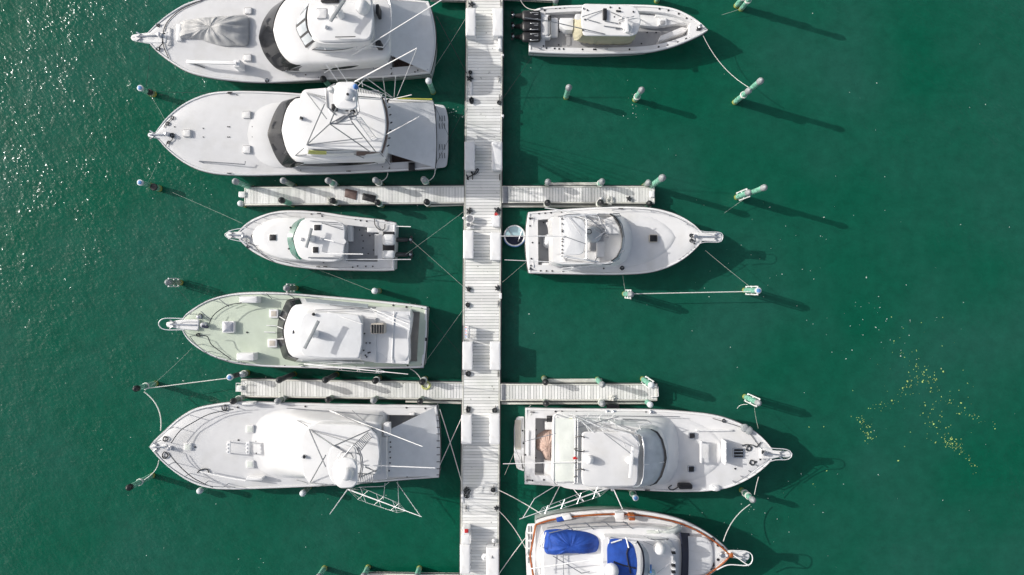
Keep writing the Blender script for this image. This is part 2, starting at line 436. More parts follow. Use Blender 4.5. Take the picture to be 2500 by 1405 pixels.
def dot(parent, p, r=.045, m=None, name='rod_holder'):
    m = m or M['black']; key = (round(r, 3), m.name, name)
    if key not in _dot:
        V = []; F = []
        for z, rr in ((-.03, r), (.015, r), (.02, r*.7)):
            for k in range(10):
                a = 2*math.pi*k/10; V.append((rr*math.cos(a), rr*math.sin(a), z))
        for i in range(2):
            for k in range(10): F.append((i*10+k, i*10+(k+1) % 10, (i+1)*10+(k+1) % 10, (i+1)*10+k))
        F.append(tuple(20+k for k in range(10)))
        me = bpy.data.meshes.new(name); me.from_pydata(V, [], F); me.materials.append(m); _dot[key] = me
    o = bpy.data.objects.new(name, _dot[key]); C.objects.link(o); o.parent = parent; o.location = Vector(p)-LOC[parent.name]
    LOC[o.name] = Vector(p); return o
def cleat(parent, p, ang=0, s=.34, m=None, name='cleat'):
    """two-horned dock cleat"""
    p = Vector(p); d = Vector((math.cos(ang), math.sin(ang), 0)); z = Vector((0, 0, 1))
    V = []; F = []
    tube_geo(V, F, [p-d*s*.5+z*.085, p-d*s*.3+z*.10, p+d*s*.3+z*.10, p+d*s*.5+z*.085], .03, 6)
    for k in (-1, 1): tube_geo(V, F, [p+d*s*.16*k-z*.01, p+d*s*.14*k+z*.10], .032, 6)
    return mk(name, V, F, m or M['black'], parent, 50, merge=False)
# ---------------------------------------------------------------- water
o = mk('water', [(-2500, -2500, 0), (2500, -2500, 0), (2500, 2500, 0), (-2500, 2500, 0)], [(0, 1, 2, 3)], M['water'], base=(0, 0, 0)); o['kind'] = 'structure'
# ---------------------------------------------------------------- docks
DZ = .75
def plank_deck(root, A, B, Cc, D, m, step=.2, gap=.019, t=.05):
    """planks running A-B ... D-C (world xy at DZ)"""
    n = int(round(((A-D).length+(B-Cc).length)/2/step)); V = []; F = []
    for i in range(n):
        f0 = (i+gap/step*.5)/n; f1 = (i+1-gap/step*.5)/n
        dz = rnd.uniform(-.004, .004)
        P = [A.lerp(D, f0), B.lerp(Cc, f0), B.lerp(Cc, f1), A.lerp(D, f1)]
        b = len(V)
        for z in (dz, -t): V += [p+Vector((0, 0, z)) for p in P]
        F += [(b, b+1, b+2, b+3), (b+4, b+7, b+6, b+5)]+[(b+k, b+4+k, b+4+(k+1) % 4, b+(k+1) % 4) for k in range(4)]
    return mk('planks', V, F, m, root, 30, merge=False)
def beam(name, root, a, b, w, z1, z0, m, over=0):
    """straight timber between world points a and b, width w"""
    a = Vector((a.x, a.y, 0)); b = Vector((b.x, b.y, 0)); d = (b-a).normalized(); s = Vector((-d.y, d.x, 0))*w/2
    a = a-d*over; b = b+d*over
    P = [a-s, b-s, b+s, a+s]
    return shell(name, at_z(P, z1), z1, z0, m, root, .015)
def dock(name, label, A, B, Cc, D, m, ends=(True, True), fw=.09):
    A, B, Cc, D = [W(x, y, DZ) for x, y in (A, B, Cc, D)]
    root = thing(name, label, 'dock', (A+B+Cc+D)/4-Vector((0, 0, DZ)), 'docks')
    u = (D-A).normalized(); s = Vector((-u.y, u.x, 0))
    if (B-A).dot(s) < 0: s = -s
    k = fw+.012
    plank_deck(root, A+s*k, B-s*k, Cc-s*k, D+s*k, m)
    beam('edge_board', root, A+s*fw/2, D+s*fw/2, fw, DZ+.012, DZ-.32, M['fascia'])
    beam('edge_board', root, B-s*fw/2, Cc-s*fw/2, fw, DZ+.012, DZ-.32, M['fascia'])
    for P_, Q_, g in ((A, D, -1), (B, Cc, 1)):
        tubes('dock_outline_strip', [[P_+s*g*.03+Vector((0, 0, -.08)), Q_+s*g*.03+Vector((0, 0, -.08))]], .045, M['rubber'], root, 6)  # dark tube added to draw the black outline of the dock edge
    for f in (.12, .5, .88):
        p = A.lerp(B, f); q = D.lerp(Cc, f)
        beam('joist', root, p, q, .12, DZ-.055, DZ-.34, M['timber'])
    return root, A, B, Cc, D
main_dock, A, B, Cc, D = dock('main_dock', 'long pale plank main dock running top to bottom between the two rows of boats',
    (1142.5, -230), (1229.5, -230), (1215.5, 1660), (1120.5, 1660), M['plankx'])
CL = [(1150, 10), (1147, 185), (1150, 245), (1154, 432), (1146, 516), (1143, 706), (1142, 745), (1142, 912), (1142, 1000), (1139, 1195), (1138, 1240),
      (1222, 10), (1218, 195), (1219, 240), (1220, 434), (1215, 515), (1215, 703), (1216, 742), (1216, 913), (1210, 998), (1206, 1192), (1212, 1240)]
for x, y in CL: cleat(main_dock, W(x, y, DZ), R(90), .42)
for x, y0, y1 in [(1224, 132, 137), (1224, 280, 286), (1147, 200, 232), (1219, 716, 730), (1126, 1200, 1228)]:
    prism('fender_block', rect(x, y0, x+6, y1), DZ+.06, DZ-.3, M['plast'], main_dock, 1, .02)
FP = {}
def finger(key, label, A, B, Cc, D, lo=None, up=None):
    root, a, b, c, d = dock('finger_pier', label, A, B, Cc, D, M['planky'])
    for q in (lo, up):
        if q:
            (x0, y0), (x1, y1), w = q
            beam('rub_timber', root, W(x0, y0, .45), W(x1, y1, .45), w/S, .45, .15, M['fascia'])
    e0 = a if (a.x-b.x)**2 > -1 else b
    beam('end_board', root, d, c, .09, DZ+.01, DZ-.32, M['fascia'])
    FP[key] = root
    return root
f1 = finger('ul', 'plank finger pier left of the main dock below the tuna tower boat', (1133, 454), (1133, 497), (598, 502), (598, 457), ((1040, 503), (1133, 500), 3))
finger('ur', 'plank finger pier right of the main dock above the open bridge boat', (1225.5, 455), (1225.5, 496), (1597, 498), (1597, 455), ((1226, 503), (1590, 503), 6), ((1340, 450), (1470, 449), 7))
finger('ll', 'plank finger pier left of the main dock below the pale green boat', (1129, 934), (1129, 977), (590, 970), (590, 926), ((990, 980), (1129, 984), 6))
finger('lr', 'plank finger pier right of the main dock above the blue grey windscreen boat', (1222, 938), (1222, 979), (1603, 979), (1603, 938), ((1224, 985), (1590, 984), 6), ((1332, 931), (1470, 930), 8))
finger('tl', 'sliver of a finger pier at the top left edge beside the covered dinghy boat', (1140, -40), (1140, 1.5), (1052, 0), (1052, -40))
finger('tr', 'sliver of a finger pier at the top right edge above the triple outboard boat', (1230, -44), (1230, -3), (1352, 2.5), (1352, -40))
finger('bl', 'sliver of a finger pier at the bottom edge left of the main dock', (1122, 1404), (1122, 1445), (893, 1443), (893, 1401))
# finger end caps, boards, ramps
prism('end_bumper', rect(582, 468, 598, 482), DZ+.12, DZ-.3, M['plast'], FP['ul'], 2)
prism('end_bumper', rect(1588, 466, 1598, 482), DZ+.16, DZ-.2, M['plast'], FP['ur'], 2)
prism('end_bumper', rect(575, 942, 591, 956), DZ+.14, DZ-.3, M['plast'], FP['ll'], 2)
prism('ramp_plate', rect(1227, 456, 1240, 496), DZ+.03, DZ-.02, M['dalum'], FP['ur'], 1, .01)
prism('ramp_plate', rect(1224, 939, 1234, 978), DZ+.03, DZ-.02, M['dalum'], FP['lr'], 1, .01)
tubes('end_frame', [[W(1588, 948, DZ+.1), W(1606, 945, DZ+.1), W(1607, 968, DZ+.1), W(1590, 970, DZ+.1)], [W(577, 938, DZ+.1), W(600, 940, DZ+.1)], ], .04, M['plast'], FP['lr']) if 0 else tubes('end_frame', [[W(1588, 948, DZ+.1), W(1606, 945, DZ+.1), W(1607, 968, DZ+.1), W(1590, 970, DZ+.1)]], .04, M['plast'], FP['lr'])
tubes('end_frame', [[W(600, 937, DZ+.35), W(577, 936, DZ+.35), W(576, 956, DZ+.35), W(600, 955, DZ+.35)]], .035, M['plast'], FP['ll'])
for q in ((841, 461, 872, 489), (884, 472, 918, 496)):
    tag(prism('deck_mat', [(q[0], q[1]+6), (q[0]+2, q[1]), (q[2], q[1]+4), (q[2]-2, q[3])][:4] if 0 else [(q[0]+2, q[1]), (q[2], q[1]+6), (q[2]-3, q[3]), (q[0], q[3]-8)], DZ+.05, DZ+.018, M['black' if q[0] > 880 else 'brown'], None, 1, .008),
        'dark flat mat on the upper left finger pier, ' + ('nearer the main dock and plain' if q[0] > 880 else 'farther from the main dock'), 'mat', 'mats on the finger pier')
# ---------------------------------------------------------------- piles
PILES = []
def pile(top, h, label, cap='cap', body='pile', group='mooring piles', r=.172, wrap=None, lean=(0, 0), deep=-3.0, boards=False):
    t = W(top[0], top[1], h); b = Vector((t.x+lean[0], t.y+lean[1], 0))
    root = thing('mooring_pile', label, 'pile', b, group)
    V = []; F = []; n = 18; zs = [deep, -.3, .0, h*.3, h*.6, h-.05]
    for z in zs:
        f = z/h; q = b.lerp(Vector((t.x, t.y, 0)), max(-1, f))
        rr = r*(1.06 if z < .1 else 1)*(1+.03*math.sin(z*3+b.x))
        for k in range(n):
            a = 2*math.pi*k/n; w = 1+.05*noise.noise(Vector((math.cos(a)*1.5+b.x, math.sin(a)*1.5, z)))
            V.append(Vector((q.x+rr*w*math.cos(a), q.y+rr*w*math.sin(a), z)))
    for i in range(len(zs)-1):
        for k in range(n): F.append((i*n+k, i*n+(k+1) % n, (i+1)*n+(k+1) % n, (i+1)*n+k))
    F.append(tuple((len(zs)-1)*n+k for k in range(n)))
    mk('shaft', V, F, M[body], root)
    c = Vector((t.x, t.y, h-.06)); R1 = r*1.17
    if cap == 'flat': lathe('cap', c, [(R1*.95, -.04), (R1, 0), (R1, .06), (R1*.9, .09)], M['bcap'], root)
    elif cap == 'white_dome':
        lathe('cap', c, [(R1, -.14), (R1, .02), (R1*.86, .09), (R1*.55, .15), (R1*.1, .17)], M['wcap'], root)
    elif cap == 'blue':
        lathe('cap', c, [(R1, -.12), (R1, .03), (R1*.72, .06)], M['wcap'], root); lathe('cap_disc', c+Vector((0, 0, .061)), [(R1*.66, 0), (R1*.6, .05), (R1*.2, .08)], M['bluecap'], root)
    else:
        mm = {'cap': 'cap', 'black': 'bcap'}[cap]
        lathe('cap', c, [(R1, -.22), (R1*1.02, .0), (R1*.8, .10), (R1*.42, .19), (R1*.06, .24)], M[mm], root)
    if wrap:
        for z in wrap:
            q = b.lerp(Vector((t.x, t.y, 0)), z/h); L = []
            for k in range(30):
                a = k*.62; L.append((q.x+(r+.035)*math.cos(a), q.y+(r+.035)*math.sin(a), z+k*.005))
            tubes('rope_wrap', [L], .03, M['rope'], root, 5)
    if boards:
        d = Vector((b.x, b.y, 0)).normalized(); s = Vector((-d.y, d.x, 0)); L = []
        for k in (-1, 1):
            p = b+s*(r+.09)*k
            L.append([p+Vector((0, 0, .25)), p+Vector((0, 0, h-.15))])
        for z in (.3, h*.5, h-.2):
            L.append([b+s*(r+.09)*k+d*.0+Vector((0, 0, z)) for k in (-1, 1)])
        tubes('fender_frame', L, .045, M['plast'], root, 6)
    PILES.append(root); return root
G = 'free standing mooring piles'
pile((341, 215), 1.35, 'short mooring pile with blue disc cap off the bow between the two top left boats', 'blue', 'pile', G)
pile((365, 225), .55, 'low green stub pile right beside the upper blue capped pile', 'flat', 'gpile', G, .18)
pile((341, 446), 1.35, 'short mooring pile with blue disc cap off the tip of the upper left finger pier', 'blue', 'pile', G)
pile((375, 457), .7, 'low mooring pile with black flat top beside the lower blue capped pile', 'flat', 'pile', G, .21)
pile((408, 690), 1.8, 'mooring pile with grey cap and white board off the pale green boat bow', 'cap', 'gpile', G, boards=True)
pile((698, 704), 2.0, 'mooring pile touching the upper side of the pale green boat', 'cap', 'gpile', G, boards=True)
pile((914, 711), 1.6, 'mooring pile with pale rimmed cap above the stern of the pale green boat', 'white_dome', 'gpile', G)
pile((330, 950), 2.5, 'tall leaning mooring pile with dark cap and ropes, left of the lower left finger pier', 'black', 'pile', G, wrap=(1.2,))
pile((560, 922), 2.2, 'mooring pile with blue disc cap near the tip of the lower left finger pier', 'blue', 'dpile', G)
pile((590, 915), 1.0, 'low wrapped pile behind the blue capped one at the lower left finger tip', 'white_dome', 'gpile', G, wrap=(.5,))
pile((313, 1192), 2.9, 'long mooring pile with dark cap, bottom leftmost of all piles', 'black', 'pile', G, wrap=(1.5,))
pile((486, 1200), 1.6, 'small pale capped pile tucked against the lower side of the bottom left boat bow', 'white_dome', 'pile', G, .17)
pile((738, 1206), 1.6, 'mooring pile below the middle of the bottom left boat', 'white_dome', 'gpile', G)
pile((788, 192), 1.9, 'mooring pile with black cap between the two top left boats', 'black', 'pile', G)
pile((1046, 197), 2.6, 'mooring pile with pale cap behind the stern of the top left boat', 'white_dome', 'pile', G)
ORD = ['nearest the main dock', 'second from the main dock', 'third from the main dock', 'fourth from the main dock', 'farthest from the main dock']
def row(tops, h, side, pier, caps, bodies, **kw):
    for i, (x, y) in enumerate(tops):
        o_ = ORD[i] if i < len(tops)-1 else ORD[4]
        pile((x, y), h[i] if isinstance(h, (list, tuple)) else h, f'pile along the {side} side of the {pier} finger pier, {o_}', caps[i % len(caps)], bodies[i % len(bodies)], f'piles along the {pier} finger pier', wrap=kw.get('wrap', {}).get(i), boards=i in kw.get('boards', ()))
row([(1034, 438), (916, 440), (800, 441), (690, 441), (573, 443)], [2.0, 2.3, 2.4, 2.4, 2.9], 'upper', 'upper left', ['cap'], ['pile', 'gpile'], wrap={0: (1.0,), 1: (1.1,), 2: (1.1, .8)})
row([(1041, 493), (921, 494), (811, 490), (686, 489), (586, 497)], [1.6, 1.7, 1.8, 2.4, .8], 'lower', 'upper left', ['black', 'black', 'black', 'black', 'white_dome'], ['gpile', 'pile'], wrap={0: (1.0,), 1: (.9,), 2: (1.0, .8)})
row([(1338, 444), (1470, 443), (1584, 446)], [1.9, 2.0, 1.6], 'upper', 'upper right', ['cap'], ['gpile', 'pile'], wrap={1: (1.0,)})
row([(1337, 495), (1467, 494), (1586, 497)], [1.7, 1.8, 1.1], 'lower', 'upper right', ['black', 'black', 'black'], ['gpile', 'gpile', 'pile'], wrap={0: (.9,), 1: (1.0, .8)})
pile((1618, 434), 4.0, 'tall slender green pile leaning out past the upper right finger tip', 'cap', 'pile', G, .19)
row([(1030, 934), (915, 931), (793, 929), (680, 929)], [1.8, 1.6, 2.9, 3.1], 'upper', 'lower left', ['black'], ['gpile', 'gpile', 'dpile', 'dpile'], wrap={0: (1.0, .8), 1: (1.0,)})
row([(1025, 981), (911, 979), (800, 977), (676, 981), (567, 981)], [2.0, 1.8, 1.8, 2.2, 2.4], 'lower', 'lower left', ['black', 'cap'], ['gpile'], wrap={3: (1.2,), 4: (1.3,)})
row([(1332, 934), (1471, 940), (1591, 941)], [2.0, 2.6, 2.9], 'upper', 'lower right', ['black', 'cap', 'white_dome'], ['gpile', 'pile', 'pile'], boards=(2,))
row([(1333, 986), (1471, 987), (1588, 989)], [1.6, 1.6, 1.8], 'lower', 'lower right', ['black', 'cap', 'white_dome'], ['gpile', 'gpile', 'pile'], wrap={1: (.9,)})
pile((1357, -2), 1.0, 'yellow green pile at the top edge beside the sliver of top right pier', 'cap', 'pile', G)
pile((1616, -22), 1.6, 'yellow footed pile at the top edge above the triple outboard boat', 'cap', 'pile', G)
pile((1836, -33), 3.0, 'left pile of the pair cut by the top edge at right', 'cap', 'pile', G, wrap=(1.3,))
pile((1865, -46), 4.2, 'taller right pile of the pair cut by the top edge at right', 'cap', 'pile', G, wrap=(1.3,))
pile((1389, 213), 2.35, 'lone pile with grey cap and yellow foot, leftmost of two below the triple outboard boat', 'cap', 'pile', G)
pile((1567, 219), 2.4, 'roped pile with grey cap, right of the lone pile below the triple outboard boat', 'cap', 'pile', G, wrap=(.7,))
pile((1829, 221), 2.8, 'shorter pile of the rope tied pair near the pointed bow at upper right', 'cap', 'pile', G, wrap=(1.7,))
pile((1858, 197), 4.3, 'taller pile of the rope tied pair near the pointed bow at upper right', 'cap', 'pile', G)
pile((1829, 470), 2.4, 'shorter pile with white board of the pair right of the upper right finger pier', 'cap', 'pile', G, boards=True)
pile((1867, 458), 4.3, 'taller pile of the pair right of the upper right finger pier', 'cap', 'pile', G)
pile((1541, 719), 2.5, 'pile with white frame at the left end of the taut white line', 'cap', 'pile', G, boards=True)
pile((1852, 710), 2.6, 'pile with white frame and blue top at the right end of the taut white line', 'blue', 'pile', G, boards=True)
pile((1853, 985), 2.6, 'pile with white frame standing alone right of the lower right finger pier', 'cap', 'pile', G, boards=True)
pile((1552, 1217), 1.9, 'blue and green pile touching the lower side of the windscreen boat', 'blue', 'pile', G, wrap=(.8,))
pile((1839, 1222), 2.2, 'ringed pile below the bow of the windscreen boat', 'cap', 'pile', G, wrap=(.6, 1.2))
for x, y, w_ in ((776, 1412, 'leftmost'), (886, 1410, 'middle'), (1016, 1412, 'rightmost')):
    pile((x, y), 1.6, f'{w_} of the three piles cut by the bottom edge', 'cap', 'pile', 'piles at the bottom edge')
# ---------------------------------------------------------------- boat builder
class Boat:
    """top / bot: photo pixel outlines of the sheer, stern to bow; zs, zb: sheer height at stern and bow"""
    def __init__(s, name, label, top, bot, zs, zb, camber=.12, n=80, cat='boat', deck='skid', gun='gel', hull='gel', gw=.13, flare=(.93, .62)):
        s.n = n; s.zs, s.zb, s.camber, s.gw = zs, zb, camber, gw
        s.tp = cr_pts(top, n); s.bp = cr_pts(bot, n)
        s.T = [W(x, y, s.zt(i)) for i, (x, y) in enumerate(s.tp)]; s.B = [W(x, y, s.zt(i)) for i, (x, y) in enumerate(s.bp)]
        a = (s.T[0]+s.B[0])/2; b = (s.T[-1]+s.B[-1])/2
        s.a = Vector((a.x, a.y)); s.d = Vector((b.x-a.x, b.y-a.y)).normalized()
        s.nv = Vector((-s.d.y, s.d.x)); s.L = (b-a).length
        s.root = thing(name, label, cat, ((a+b)/2).to_2d().to_3d(), 'boats moored at the dock')
        s.m = dict(deck=deck, gun=gun, hull=hull); s.flare = flare
    def zt(s, i): return s.zs+(s.zb-s.zs)*(i/(s.n-1))**1.6
    def ix(s, px):
        return min(range(s.n), key=lambda i: abs((s.tp[i][0]+s.bp[i][0])/2-px))
    def dz(s, px, py=None):
        i = s.ix(px); u = 0
        if py is not None:
            c = (s.tp[i][1]+s.bp[i][1])/2; h = max(1, abs(s.bp[i][1]-s.tp[i][1])/2); u = min(1, abs(py-c)/h)
        return s.zt(i)+s.camber*(1-u*u)
    def P(s, px, py, off=0.0): return W(px, py, s.dz(px, py)+off)
    def refl(s, p):
        q = Vector((p.x, p.y))-s.a; k = q.dot(s.nv)
        r = Vector((p.x, p.y))-s.nv*2*k; return Vector((r.x, r.y, p.z))
    def half(s, pts, z, n=26, raw=False):
        h = [W(x, y, z) for x, y in (pts if raw else cr_pts(pts, n))]
        for k in (0, -1):
            q = Vector((h[k].x, h[k].y))-s.a; r = Vector((h[k].x, h[k].y))-s.nv*q.dot(s.nv); h[k] = Vector((r.x, r.y, z))
        return h
    def sym(s, pts, z, n=26, raw=False):
        h = s.half(pts, z, n, raw); return h+[s.refl(p) for p in reversed(h[1:-1])]
    def symline(s, pts, z, n=20):
        h = s.half(pts+pts[-1:], z, raw=True)[:-1]
        return [s.refl(p) for p in reversed(h[1:])]+h
    def build(s, cockpit=None, floor=None, fz=.75, side=.32, aft=.45, floor_mat='grey', stripe=None):
        n = s.n; V = []; F = []
        rows = 6; ring = []
        for i in range(n):
            t = i/(n-1); T, B = s.T[i], s.B[i]; c = (T+B)/2; z = s.zt(i)
            f2 = s.flare[0]+(s.flare[1]-s.flare[0])*t**2.2
            oh = -s.L*.075*t**5
            o = []
            for E in (T, B):
                e = (E-c); e.z = 0; ed = e.normalized() if e.length > 1e-5 else Vector((0, 0, 0)); c0 = Vector((c.x, c.y, 0)); d3 = Vector((s.d.x, s.d.y, 0))
                def pt(f, zz, sh): return c0+e*f+d3*(oh*sh)+Vector((0, 0, zz))
                o.append([pt(1, z+.03, 0), pt(1, z-.05, 0), pt(1, z-.09, 0)+ed*.035, pt(1, z-.16, 0)+ed*.035, pt(1-(1-f2)*.12, z-.20, .1), pt(1-(1-f2)*.55, z*.5, .5), pt(f2, .06, .9), pt(f2*.9, -.25, 1), pt(f2*.5, -.7, 1.15)])
            ring.append(o)
        R_ = len(ring[0][0])
        for o in ring:
            for sd in (0, 1): V += o[sd]
        for i in range(n-1):
            for sd in (0, 1):
                for k in range(R_-1):
                    a = i*2*R_+sd*R_+k; F.append((a, a+1, a+2*R_+1, a+2*R_))
        for k in range(R_-1): F.append((k, k+1, R_+k+1, R_+k))
        mk('hull', V, F, M[s.m['hull']], s.root, 50)
        for E in (s.T, s.B): tubes('outline_rub_rail', [[q-Vector((0, 0, .11))+(q-(s.T[i]+s.B[i])/2).normalized()*.03 for i, q in enumerate(E)]], .034, M['rubber'], s.root, 6)  # dark rail added under the sheer for contrast, draws the hull's dark outline
        # cap rail:
        gw = s.gw; V = []; F = []; s.GT = []; s.GB = []
        for i in range(n):
            T, B = s.T[i], s.B[i]; w = (B-T); w.z = 0; L = w.length; d = w.normalized() if L > 1e-5 else Vector((s.nv.x, s.nv.y, 0))
            g = min(gw, L*.45); up = Vector((0, 0, .05))
            V += [T+Vector((0, 0, .02)), T+d*g*.2+up, T+d*g*.8+up, T+d*g-Vector((0, 0, .03)), B-d*g-Vector((0, 0, .03)), B-d*g*.8+up, B-d*g*.2+up, B+Vector((0, 0, .02))]
            s.GT.append(T+d*g); s.GB.append(B-d*g)
        for i in range(n-1):
            for k in (0, 1, 2, 4, 5, 6):
                a = i*8+k; F.append((a, a+1, a+9, a+8))
        # across the transom
        V0 = len(V); T, B = s.T[0], s.B[0]
        for k in range(9):
            p = T.lerp(B, k/8); d = Vector((s.d.x, s.d.y, 0)); V += [p+Vector((0, 0, .02)), p+d*gw*.2+Vector((0, 0, .052)), p+d*gw*.8+Vector((0, 0, .052)), p+d*gw]
        for k in range(8):
            for j in range(3): a = V0+k*4+j; F.append((a, a+1, a+5, a+4))
        mk('gunwale', V, F, M[s.m['gun']], s.root, 50, merge=False)
        ic = s.ix(cockpit) if cockpit else 0
        ia = 0
        if cockpit:
            while ia < n and (((s.T[ia]+s.B[ia])/2-(s.T[0]+s.B[0])/2).length < aft): ia += 1
        K = 14; V = []; F = []
        def row(i, us):
            T, B = s.GT[i], s.GB[i]; st = len(V)
            for u in us:
                p = T.lerp(B, u); p = p.copy(); p.z = s.zt(i)-.01+s.camber*(1-(2*u-1)**2); V.append(p)
            return st
        full = [k/K for k in range(K+1)]
        def span(i0, i1, us):
            prev = None
            for i in range(i0, i1+1):
                st = row(i, us(i) if callable(us) else us)
                if prev is not None:
                    for k in range((st-prev)-1): F.append((prev+k, prev+k+1, st+k+1, st+k))
                prev = st
        span(ic, n-1, full)
        if cockpit:
            if ia > 0: span(0, ia, full)
            def us(i):
                w = (s.GB[i]-s.GT[i]).length; f = min(.45, side/w); return [0, f*.5, f]
            def us2(i): return [1-u for u in reversed(us(i))]
            span(ia, ic, us); span(ia, ic, us2)
            mk('deck', V, F, M[s.m['deck']], s.root, 45)
            V = []; F = []; prev = None; idx = list(range(ia, ic+1))
            for i in idx:
                w = (s.GB[i]-s.GT[i]).length; f = min(.45, side/w); st = len(V)
                for u in (f, 1-f):
                    p = s.GT[i].lerp(s.GB[i], u); zt = s.zt(i)-.012+s.camber*(1-(2*u-1)**2)
                    V.append(Vector((p.x, p.y, zt))); V.append(Vector((p.x, p.y, fz)))
                if prev is not None:
                    F.append((prev, prev+1, st+1, st)); F.append((prev+2, st+2, st+3, prev+3))
                prev = st
            for b in (0, prev): F.append((b, b+2, b+3, b+1))
            mk('cockpit_liner', V, F, M['gel'], s.root, 45)
            V = []; F = []
            for q, i in enumerate(idx):
                w = (s.GB[i]-s.GT[i]).length; f = min(.45, side/w)
                for u in (f, .5, 1-f):
                    p = s.GT[i].lerp(s.GB[i], u); V.append(Vector((p.x, p.y, fz+.006)))
                if q:
                    for k in (0, 1): F.append((q*3-3+k, q*3-2+k, q*3+1+k, q*3+k))
            mk('cockpit_floor', V, F, M[floor_mat], s.root, 45)
        else:
            mk('deck', V, F, M[s.m['deck']], s.root, 45)
    def transom(s, bulge, m='gel'):
        """curved transom swelling out behind the straight stern by bulge metres"""
        T, B = s.T[0], s.B[0]; d = Vector((s.d.x, s.d.y, 0)); n = 15; V = []; F = []
        arc = [T.lerp(B, k/(n-1))-d*bulge*(1-(2*k/(n-1)-1)**2) for k in range(n)]; z = s.zs
        back = [T.lerp(B, k/(n-1))+d*.05 for k in range(n)]
        rows = [[Vector((p.x, p.y, z+.055)) for p in back], [Vector((p.x, p.y, z+.055)) for p in [a+d*min(.03, bulge) for a in arc]], [Vector((p.x, p.y, z+.02)) for p in arc], [Vector((p.x, p.y, z*.5)) for p in [a+d*.03 for a in arc]], [Vector((p.x, p.y, -.3)) for p in [a+d*.10 for a in arc]]]
        for r_ in rows: V += r_
        for i in range(len(rows)-1):
            for k in range(n-1): a = i*n+k; F.append((a, a+1, a+n+1, a+n))
        o = mk('transom', V, F, M[m], s.root, 50, merge=False)
        tubes('outline_rub_rail', [[a-Vector((0, 0, .13))-d*.03 for a in [Vector((p.x, p.y, z)) for p in arc]]], .034, M['rubber'], s.root, 6)  # the added dark outline carried round the curved stern
        return o
    def on_deck(s, ring, off=-.02):
        out = []
        for p in ring:
            k = S*H/(H-p.z); q = Vector(p); q.z = s.dz(1250+p.x*k, 702.5-p.y*k)+off; out.append(q)
        return out
    # -- fittings
    def hatch(s, x0, y0, x1, y1, z=None, frame='gel', pane='vinyl', h=.09, name='hatch', f=2.2):
        z = s.dz((x0+x1)/2, (y0+y1)/2)+h if z is None else z+h
        o = prism(name, rect(x0, y0, x1, y1), z, z-h-.12, M[frame], s.root, 3, .03)
        if pane == 'skid': f = 1.3; prism('gasket', rect(x0+.6, y0+.6, x1-.6, y1-.6), z+.008, z-.03, M['rubber'], o, 2.5, .005); z += .014
        prism('pane', rect(x0+f, y0+f, x1-f, y1-f), z+.012, z-.03, M[pane], o, 2, .01)
        return o
    def box(s, x0, y0, x1, y1, h, m='gel', name='deck_box', z=None, r=2):
        z = s.dz((x0+x1)/2, (y0+y1)/2) if z is None else z
        return prism(name, rect(x0, y0, x1, y1), z+h, z-.1, M[m], s.root, r, .05)
    def dots(s, pts, z=None, r=.045, m='black'):
        for x, y in pts: dot(s.root, W(x, y, z+.005) if z is not None else s.P(x, y, .005), r, M[m])
    def rail(s, pts, h=.65, r=.022, every=4, m='alum', name='rail', n=24):
        L = [s.P(x, y, h) for x, y in cr_pts(pts, n)]; lines = [L]
        for i in range(0, n, every): lines.append([L[i]-Vector((0, 0, h)), L[i]])
        return tubes(name, lines, r, M[m], s.root, 6)
    def pulpit(s, pts, z, t=.14, slot=None, m='gel'):
        o = slab('bow_pulpit', [W(x, y, z) for x, y in rpoly(pts, 6)], z, t, M[m], s.root, .0)
        if slot:
            (x0, y0), (x1, y1) = slot
            a, b = W(x0, y0, z+.06), W(x1, y1, z+.06); d = (b-a).normalized(); q = Vector((-d.y, d.x, 0))
            V = []; F = []
            tube_geo(V, F, [a, b], .05, 6); tube_geo(V, F, [b+q*.28+Vector((0, 0, .0)), b-d*.25+q*.12, b-d*.1, b-d*.25-q*.12, b-q*.28], .05, 6)
            mk('anchor', V, F, M['steel'], o, 50, merge=False)
        return o
    def windlass(s, x, y, k=1.0, m='black'):
        p = s.P(x, y, 0)
        o = lathe('windlass', p, [(.16*k, 0), (.16*k, .06), (.09*k, .1), (.09*k, .22), (.15*k, .25), (.13*k, .31), (.04*k, .33)], M['steel'], s.root, 14)
        return o
    def rope(s, pts, r=.024, m='drope', off=.05, name='rope_coil', z=None):
        L = [W(x, y, z+off) if z is not None else s.P(x, y, off) for x, y in cr_pts(pts, len(pts)*5)]
        return tubes(name, [L], r, M[m], s.root, 5)
    def coil(s, x, y, R0=6, m='drope', z=None):
        pts = [(x+R0*(.5+.5*rnd.random())*math.cos(a*.9)*1.0, y+R0*(.5+.5*rnd.random())*math.sin(a*.9)) for a in range(16)]
        return s.rope(pts, .026, m, .05, 'rope_coil', z)
    def radar(s, a, b, z, ped=.35, r=.085, m='plast'):
        """open array scanner between pixels a, b at height z on a pedestal"""
        A_, B_ = W(*a, z), W(*b, z); c = (A_+B_)/2; d = (B_-A_).normalized(); q = Vector((-d.y, d.x, 0))
        o = lathe('radar', Vector((c.x, c.y, z-ped)), [(.24, -.1), (.24, ped*.5), (.15, ped*.8), (.08, ped)], M['gel'], s.root, 14)
        P = [A_-q*r, B_-q*r, B_+q*r, A_+q*r]
        shell('scanner', at_z(P, z+.08), z+.1, z-.03, M[m], o, .02)
        return o
    def pole(s, a, b, r=.035, r1=.018, m='plast', name='outrigger'):
        return tubes(name, [[Vector(a), Vector(a).lerp(Vector(b), .5), Vector(b)]], r, M[m], s.root, 6, r1=r1)
